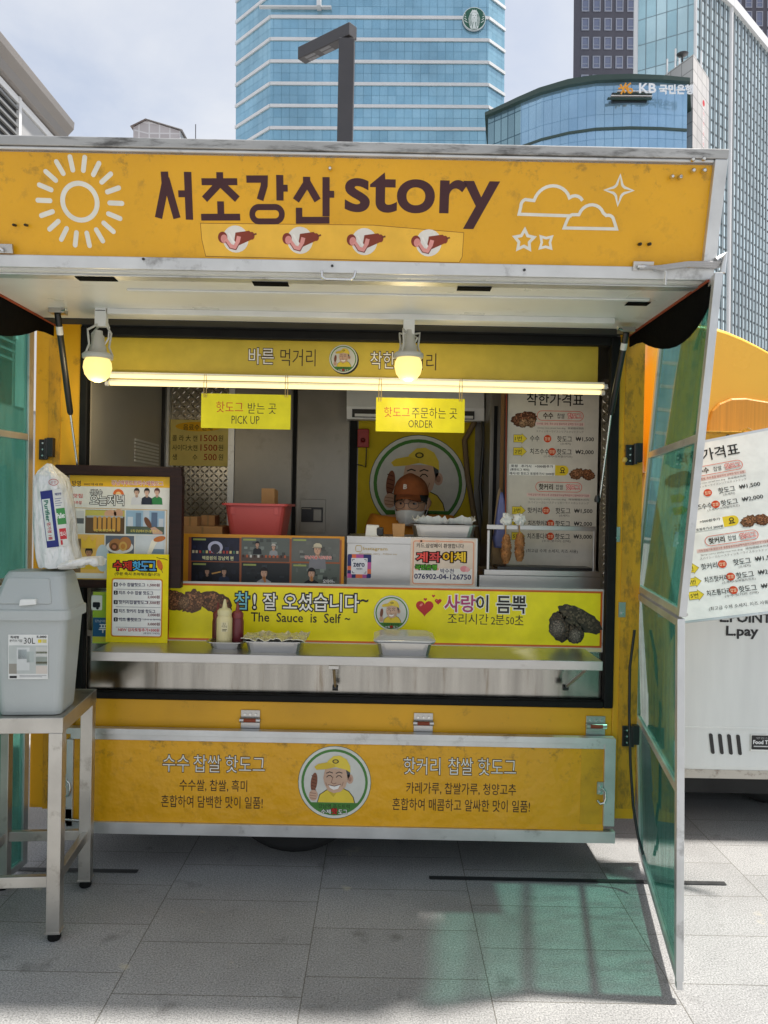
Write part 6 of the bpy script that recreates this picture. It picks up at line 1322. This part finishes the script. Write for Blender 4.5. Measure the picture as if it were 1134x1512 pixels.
b.add([(x, y, 104) for x, y in plan], [tuple(range(len(plan)))], CONC); b.build('glass_wall', t)
zb0 = tw.z(27, 120)
b = MB()
for k in range(-2, 24):
    z = zb0 - 3.43 * k; out = []
    if z < 2: break
    cc = Vector((sum(p[0] for p in plan) / 6, 138)); 
    for i in range(3):
        a, e = plan[i], plan[i + 1]; n_ = Vector((e[1] - a[1], -(e[0] - a[0]), 0)).normalized() * .22
        A, E2_ = Vector((*a, z)), Vector((*e, z)); b.hexa([A + n_ + Vector((0, 0, .24)), E2_ + n_ + Vector((0, 0, .24)), E2_ + n_ - Vector((0, 0, .24)), A + n_ - Vector((0, 0, .24))], [A + Vector((0, 0, .24)), E2_ + Vector((0, 0, .24)), E2_ - Vector((0, 0, .24)), A - Vector((0, 0, .24))], CONC)
b.build('floor_band', t)
b = MB(); p0, p1 = tw.p(383, 10, 119.4), tw.p(489, 12, 119.4); b.box((p0.x, 119.3, p1.z), (p1.x, 120, p0.z), CONC)
p2, p3 = tw.p(468, -40, 119.4), tw.p(474, 14, 119.4); b.box((p2.x, 118.6, p3.z), (p3.x, 120, p2.z), CONC); b.build('ledge', t)
b = MB(); c = tw.p(689, 26, 119.5); f = Fr(c, Vector((1, 0, 0)), Vector((0, 0, 1)), 119.5 / F); lu0 = LU; LU = .03
b.lathe((c.x, c.y + .3, c.z), [(17 * f.k, 0), (17 * f.k, .3)], CONC, (0, -1, 0), 40)
b.ell(f, 0, 0, 17, 17, (226, 232, 230), 1, n=36); b.ell(f, 0, 0, 16, 16, (44, 96, 78), 2, n=36)
b.poly(f, [(-6, -7), (-4, -11), (0, -13), (4, -11), (6, -7), (9, 0), (8, 8), (5, 15), (-5, 15), (-8, 8), (-9, 0)], (222, 230, 226), 3)
b.ell(f, 0, -3, 3.4, 5, (236, 240, 238), 5); b.poly(f, [(-3.5, -9), (-3, -13), (-1.5, -10.5), (0, -14), (1.5, -10.5), (3, -13), (3.5, -9)], (236, 240, 238), 5)
for s in (-1, 1):
    for k in range(3): b.stroke(f, [(s * (4.2 + k * 1.5), -7 + k), (s * (5.4 + k * 1.7), 0), (s * (4 + k * 1.7), 6), (s * (5 + k * 1.5), 11)], .6, (44, 96, 78), 4)
    for k in range(4): b.stroke(f, [(s * (10 + k), 6 - k * 4), (s * 14.2, 3 - k * 3.4)], 1, (222, 230, 226), 3)
    b.stroke(f, [(s * 1, -4), (s * 2.6, -4)], .7, (44, 96, 78), 6); b.stroke(f, [(s * 1.5, 5), (s * 3, 14)], .8, (44, 96, 78), 4)
b.stroke(f, [(-1.2, -.4), (1.2, -.4)], .7, (44, 96, 78), 6); b.poly(f, [(0, -13.6), (.6, -12), (-.6, -12)], (44, 96, 78), 6)
o = b.build('round_sign', loc=(c.x, c.y, c.z), label='round green and white long haired figure sign high on the blue tower', cat='sign'); upright(o)
LU = lu0

tw = TW(900, 150, 75); t = building('bank_building', 'curved blue glass bank building with dark green roof edge', 'building', tw)
arcp = [(722, 81.8), (742, 80.6), (770, 78.9), (800, 77.3), (840, 75.9), (880, 75.1), (930, 74.8), (975, 74.9), (1014, 75.2)]
pts = []
for i in range(len(arcp) - 1):
    for k in range(4): s_ = k / 4; pts.append((arcp[i][0] + (arcp[i + 1][0] - arcp[i][0]) * s_, arcp[i][1] + (arcp[i + 1][1] - arcp[i][1]) * s_))
pts.append(arcp[-1]); pl_ = [(tw.x(x, y), y) for x, y in pts]; ztop = tw.z(121, 75)
GLASSC = uvgrid('blue bank glass', (.28, .46, .62), (.32, .50, .66), (.14, .27, .40), .85, 2.35, .025, .1, .55); GLASSD = uvgrid('dark bank glass', (.14, .24, .30), (.22, .36, .42), (.05, .11, .15), .85, 2.35, .05, .1, .5)
b = MB(); u0 = 0
for i in range(len(pl_) - 1): u0 = wall(b, pl_[i], pl_[i + 1], 0, ztop, GLASSD if pts[i][0] < 770 else GLASSC, u0)
wall(b, pl_[-1], (pl_[-1][0] + .4, 96), 0, ztop, GLASSC); wall(b, (pl_[0][0] * 1.2, 96), pl_[0], 0, ztop, GLASSD); b.build('glass_wall', t)
GREENM = mat('dark green roof metal', (.035, .065, .055), .5, var=.1, vs=.5)
b = MB(); ri, ro, rt = [], [], []
for i, (x, y) in enumerate(pl_):
    a = Vector(pl_[max(0, i - 1)]); e = Vector(pl_[min(len(pl_) - 1, i + 1)]); n_ = Vector((e.y - a.y, -(e.x - a.x))).normalized() * .55
    tap = 1.15 - .55 * abs(2 * i / (len(pl_) - 1) - 1.05)
    ro.append((x + n_.x, y + n_.y, tap))
for i in range(len(ro) - 1):
    (xa, ya, ta), (xb, yb, tb) = ro[i], ro[i + 1]
    b.hexa([Vector((xa, ya, ztop + ta * .42)), Vector((xb, yb, ztop + tb * .42)), Vector((xb, yb, ztop - .1)), Vector((xa, ya, ztop - .1))], [Vector((xa * 95 / ya + .5, 95, ztop + ta * .42)), Vector((xb * 95 / yb + .5, 95, ztop + tb * .42)), Vector((xb * 95 / yb + .5, 95, ztop - .1)), Vector((xa * 95 / ya + .5, 95, ztop - .1))], GREENM)
b.build('roof', t)
b = MB(); zf = tw.z(190, 75)
for i in range(len(pl_) - 1):
    (xa, ya), (xb, yb) = pl_[i], pl_[i + 1]; b.hexa([Vector((xa, ya - .12, zf + .12)), Vector((xb, yb - .12, zf + .12)), Vector((xb, yb - .12, zf - .12)), Vector((xa, ya - .12, zf - .12))], [Vector((xa, ya, zf + .12)), Vector((xb, yb, zf + .12)), Vector((xb, yb, zf - .12)), Vector((xa, ya, zf - .12))], GREENM)
b.build('floor_line', t)
b = MB(); a, e = tw.p(903, 138, 74.75), tw.p(954, 151, 74.75); b.box((a.x, 74.6, e.z), (e.x, 75.4, a.z), BLACK)
for k in range(4): z = e.z + (a.z - e.z) * (k + .6) / 4; b.box((a.x + (.3 * k - .5), 74.2, z), (e.x + .4, 74.6, z + .08), CONC if k % 2 else GREENM)
b.build('louvre', t)
STONE = uvgrid('pale stone panels', (.50, .48, .47), (.55, .53, .51), (.28, .27, .26), 1.6, 1.35, .05, .6, spec=.3)
cA, cB, cC = (tw.x(975, 84.5), 84.5), (tw.x(1023, 80), 80), (tw.x(1047, 84.5), 84.5); zc = tw.z(80, 80)
b = MB(); u0 = wall(b, cA, cB, 0, zc, STONE); wall(b, cB, cC, 0, zc, STONE, u0); wall(b, cC, (cA[0] + 3, 92), 0, zc, STONE); wall(b, (cA[0] + 3, 92), cA, 0, zc, STONE); b.add([(*cA, zc), (*cB, zc), (*cC, zc), (cA[0] + 3, 92, zc)], [(0, 1, 2, 3)], CONC); core = b.build('stone_core', t)
b = MB(); b.lathe((cB[0] - .6, 81.4, zc), [(.1, 0), (.1, .5), (.4, .6), (.62, .8), (.2, 1.0)], GREYPAINT, seg=14); b.build('beacon', core)
for k, (px, hh) in enumerate(((985, 1.5), (997, 2.6), (1003, 2.2), (1035, 2.4))): b = MB(); b.tube([(tw.x(px, 83.5), 83.5, zc - .2), (tw.x(px, 83.5), 83.5, zc + hh)], .09, CONC, 6); b.build('antenna', core)
LU = .03; b = MB(); f = Fr(tw.p(912, 130, 73.6), Vector((1, 0, 0)), Vector((0, 0, 1)), 73.6 / F)
OG = (232, 160, 50); GW = (240, 242, 244)
for a, e in (((-8, 0), (6, -3)), ((-5, -6), (2, 6)), ((3, -8), (-4, 8)), ((2, -2), (9, 6)), ((4, -3), (10, -8))): b.stroke(f, [a, e], 2.2, OG, 1 + random.random())
b.stroke(f, [(6, -2), (7, 6)], 2, OG, 1.5); b.stroke(f, [(9.5 + 3 * math.cos(t_), 3 + 3 * math.sin(t_)) for t_ in [2 * math.pi * k / 14 for k in range(14)]], 1.8, OG, 1.2, True)
f = Fr(tw.p(947, 129, 73.6), Vector((1, 0, 0)), Vector((0, 0, 1)), 73.6 / F); b.txt(f, 'KB', 0, 0, 25, 14, GW, 1, .02)
f = Fr(tw.p(989, 130.5, 73.6), Vector((1, 0, 0)), Vector((0, 0, 1)), 73.6 / F); b.txt(f, '국민은행', 0, 0, 50, 14, GW, 1, .03)
c = tw.p(960, 130, 73.6); o = b.build('bank_sign', loc=c, label='white bank lettering with an orange star mark on the curved glass building', cat='sign'); upright(o)
s_ = o.modifiers.new('thickness', 'SOLIDIFY'); s_.thickness = .1; s_.offset = -1
b = MB(); f = Fr(tw.p(1030, 150, 79.5), Vector((.7, .7, 0)), Vector((0, 0, 1)), 79.5 / F); f.n = f.u.cross(f.v); b.ell(f, 0, 0, 4, 4.6, (206, 50, 56), 1)
for k in range(8): g = f.sub(0, 9 + k * 7.4); b.stroke(g, [(-2.4, -2), (2, -2), (2, 1)], 1.1, (232, 150, 150) if k % 2 else (240, 226, 226), 1); b.stroke(g, [(-2.4, 2.4), (2.4, 2.4)], 1.1, (236, 210, 210), 1.4)
o = b.build('vertical_sign', loc=tw.p(1030, 150, 79.5), label='thin vertical red and white sign on the stone corner of the bank', cat='sign'); upright(o)
LU = lu0

tw = TW(1040, 200, 98); t = building('office_tower', 'huge tower of pale glass panes with white mullions at the right', 'tower', tw)
GA = uvgrid('pale teal glass', (.36, .56, .62), (.52, .70, .74), (.20, .27, .30), 1.25, 3.2, .06, .1, .45); GB = uvgrid('white grid glass', (.56, .70, .74), (.68, .80, .84), (.07, .09, .10), .62, 1.55, .14, .12, .4)
pp = [(tw.x(938, 98.6), 98.6), (tw.x(1025, 95), 95), (tw.x(1077, 101), 101), (tw.x(1134, 111), 111)]; dx, dy = pp[3][0] - pp[2][0], pp[3][1] - pp[2][1]; pp[3] = (pp[2][0] + dx * 3, pp[2][1] + dy * 3); pp += [(pp[3][0], 160), (pp[0][0] * 1.75, 160)]
zt = tw.z(1, 101); b = MB(); u0 = 0
for i in range(6): u0 = wall(b, pp[i], pp[(i + 1) % 6], 0, zt, GA if i in (0, 5) else GB, u0)
b.add([(x, y, zt) for x, y in pp], [tuple(range(6))], CONC); b.build('glass_wall', t)
b = MB()                                              # white corner posts and the roof cornice
for (x, y), w_ in ((pp[0], .3), (pp[1], .2), (pp[2], .38)): b.tube([(x, y, 0), (x, y, zt)], w_, CONC, 8)
for i in (1, 2):
    a, e = Vector((*pp[i], zt - 1.2)), Vector((*pp[i + 1], zt - 1.2)); n_ = Vector((e.y - a.y, -(e.x - a.x), 0)).normalized() * .5; h_ = Vector((0, 0, 1.3)); b.hexa([a + n_ + h_, e + n_ + h_, e + n_, a + n_], [a + h_, e + h_, e, a], CONC)
b.build('post', t)
FINM = mat('pale grey mullion', (.42, .47, .49), .45, var=.05, vs=.5)
b = MB()                                              # projecting white fins down the long facades
for i in (1, 2):
    a, e = Vector((*pp[i], 0)), Vector((*pp[i + 1], 0)); ln = (e - a).length; dd = (e - a) / ln; n_ = Vector((dd.y, -dd.x, 0)); k = 0.
    while k < min(ln, 26):
        c = a + dd * k; b.hexa([c + n_ * .12 + Vector((0, 0, zt)) - dd * .05, c + n_ * .12 + Vector((0, 0, zt)) + dd * .05, c + n_ * .12 + dd * .05, c + n_ * .12 - dd * .05], [c + Vector((0, 0, zt)) - dd * .05, c + Vector((0, 0, zt)) + dd * .05, c + dd * .05, c - dd * .05], FINM); k += 1.24
b.build('fin', t)

def dark_tower(label, apx, apy, Y, x0_, x1_, cols, rows, ps, ws, hs, wx, wy, stepx, stepy, wallc, glassc):
    tw = TW(apx, apy, Y); t = building('stone_tower', label, 'tower', tw); xa, xb, z1_ = tw.x(x0_, Y), tw.x(x1_, Y), tw.z(-160, Y)
    b = MB(); s_ = (Y + 25) / Y; fr4 = lambda z: [Vector((xa, Y, z)), Vector((xb, Y, z)), Vector(((xb + 0) * s_, Y + 25, z)), Vector((xa * s_ + 2, Y + 25, z))]; b.loft([fr4(0), fr4(z1_)], uvm); b.build('wall', t)
    first = None; gm = glassc
    for r_ in range(rows):
        for c_ in range(cols):
            c = tw.p(wx + c_ * stepx, wy + r_ * stepy, Y)
            if first is None:
                k = Y / F; b = MB(); w2, h2 = ws * k / 2, hs * k / 2
                for lo, hi in (((-w2, -.18, h2 - .2), (w2, .05, h2)), ((-w2, -.18, -h2), (w2, .05, -h2 + .2)), ((-w2, -.18, -h2 + .2), (-w2 + .2, .05, h2 - .2)), ((w2 - .2, -.18, -h2 + .2), (w2, .05, h2 - .2)), ((-w2 + .2, -.12, -h2 * .35), (w2 - .2, .05, -h2 * .35 + .12))): b.box(c + Vector(lo), c + Vector(hi), wallc)
                b.box(c + Vector((-w2 + .2, -.06, -h2 + .2)), c + Vector((w2 - .2, .05, h2 - .2)), gm); first = b.build('window', t); c0 = c
            else:
                o = first.copy(); COL.objects.link(o); o.parent = t; o.location = c - c0
    return t
uvm = mat('dark grey stone cladding', (.085, .08, .10), .6, var=.06, vs=.2)
FRAME = mat('grey window frame', (.30, .31, .37), .4, var=.03); PANEG = mat('violet grey window glass', (.16, .18, .27), .12, var=.1, vs=.3, spec=.6)
dark_tower('dark grey tower with rows of pale framed windows between the two glass buildings', 890, 60, 150, 847, 960, 5, 5, 0, 11, 18, 864, 9, 16.7, 27.6, FRAME, PANEG)
dark_tower('grey tower top peeking over the right glass tower at the corner', 1100, 30, 170, 1060, 1230, 5, 4, 0, 10, 22, 1089, -26, 16, 27, FRAME, PANEG)

tw = TW(228, 190, 90); t = building('gabled_building', 'far pale building with a small glazed gable roof above the hatch', 'building', tw)
b = MB(); PR = uvgrid('pink grey panels', (.42, .38, .38), (.5, .46, .46), (.62, .6, .6), 1.2, 1.2, .08, .5); xa, xm, xb = tw.x(197, 90), tw.x(216, 90), tw.x(266, 90); z0_, z1_ = tw.z(193, 90), tw.z(178, 90)
b.add([(xa, 90, 0), (xb, 90, 0), (xb, 90, z0_), (xm, 90, z1_), (xa, 90, z0_ + .4)], [(0, 1, 2, 3, 4)], PR, uv=[[(xa, 0), (xb, 0), (xb, z0_), (xm, z1_), (xa, z0_)]])
b.add([(xb, 90, 0), (xb, 104, 0), (xb, 104, z0_), (xb, 90, z0_)], [(0, 1, 2, 3)], PR); b.add([(xa, 104, 0), (xa, 90, 0), (xa, 90, z0_ + .4), (xa, 104, z0_ + .4)], [(0, 1, 2, 3)], PR)
b.add([(xb, 104, 0), (xa, 104, 0), (xa, 104, z0_ + .4), (xm, 104, z1_), (xb, 104, z0_)], [(0, 1, 2, 3, 4)], PR); b.build('wall', t)
b = MB(); b.add([(xm, 89.7, z1_ + .1), (xb + .3, 89.7, z0_ + .05), (xb + .3, 104, z0_ + .05), (xm, 104, z1_ + .1)], [(0, 1, 2, 3)], mat('pale roof', (.45, .42, .41), .6)); b.add([(xa - .3, 89.7, z0_ + .4), (xm, 89.7, z1_ + .1), (xm, 104, z1_ + .1), (xa - .3, 104, z0_ + .4)], [(0, 1, 2, 3)], mat('brown roof', (.3, .25, .24), .6)); b.build('roof', t)
b = MB(); b.tube([(tw.x(273, 90), 95, 0), (tw.x(273, 90), 95, tw.z(183, 95))], .06, GREYPAINT, 6); b.build('mast', t)

e0 = P(0, 45, 10.6); e1 = G(107, 181, e0.z); t = thing('station_building', 'grey low building with a deep sloping roof edge and louvres at the left', 'building', (e0.x - 2.5, 10.5, 0))
GR = mat('grey brown metal roof', (.27, .245, .225), .45, .3, var=.05, vs=1); GW_ = mat('light metal wall', (.27, .27, .265), .5, .3, var=.06, vs=2)
ex, ez = max(e0.x, e1.x), e0.z; yb, ye = 6.5, e1.y
pr = [(ex - 6, ez + 1.6), (ex - .0, ez), (ex - .01, ez - .12), (ex - .10, ez - .22), (ex - .14, ez - .34), (ex - .24, ez - .36), (ex - 6, ez - .3)]
b = MB(); b.loft([[Vector((x, yb, z)) for x, z in pr[::-1]], [Vector((x, ye, z)) for x, z in pr[::-1]]], GR); b.build('roof', t, bevel=.01)
wx = ex - .26; b = MB(); b.box((wx - 5, yb + .2, 0), (wx, ye - .1, ez - .36), GW_); b.build('wall', t)
b = MB(); b.box((wx, 11.6, 4), (wx + .06, 11.68, ez - .37), CONC); b.box((wx, 8.5, ez - .48), (wx + .05, ye - .1, ez - .38), CONC); b.build('trim', t)
b = MB(); b.box((wx, 9.4, 3), (wx + .012, 11.6, ez - .49), BLACK)
for k in range(30): z = ez - .58 - k * .13; b.box((wx + .012, 9.4, z), (wx + .05, 11.6, z + .035), GW_)
b.build('louvre', t)
b = MB(); b.box((wx, 11.68, 3), (wx + .02, ye - .15, ez - .49), uvgrid('louvred grey glass', (.2, .26, .28), (.26, .31, .33), (.4, .4, .4), .3, 2, .02)); b.build('window', t)

for o in bpy.data.objects:
    if '_o' in o: del o['_o']
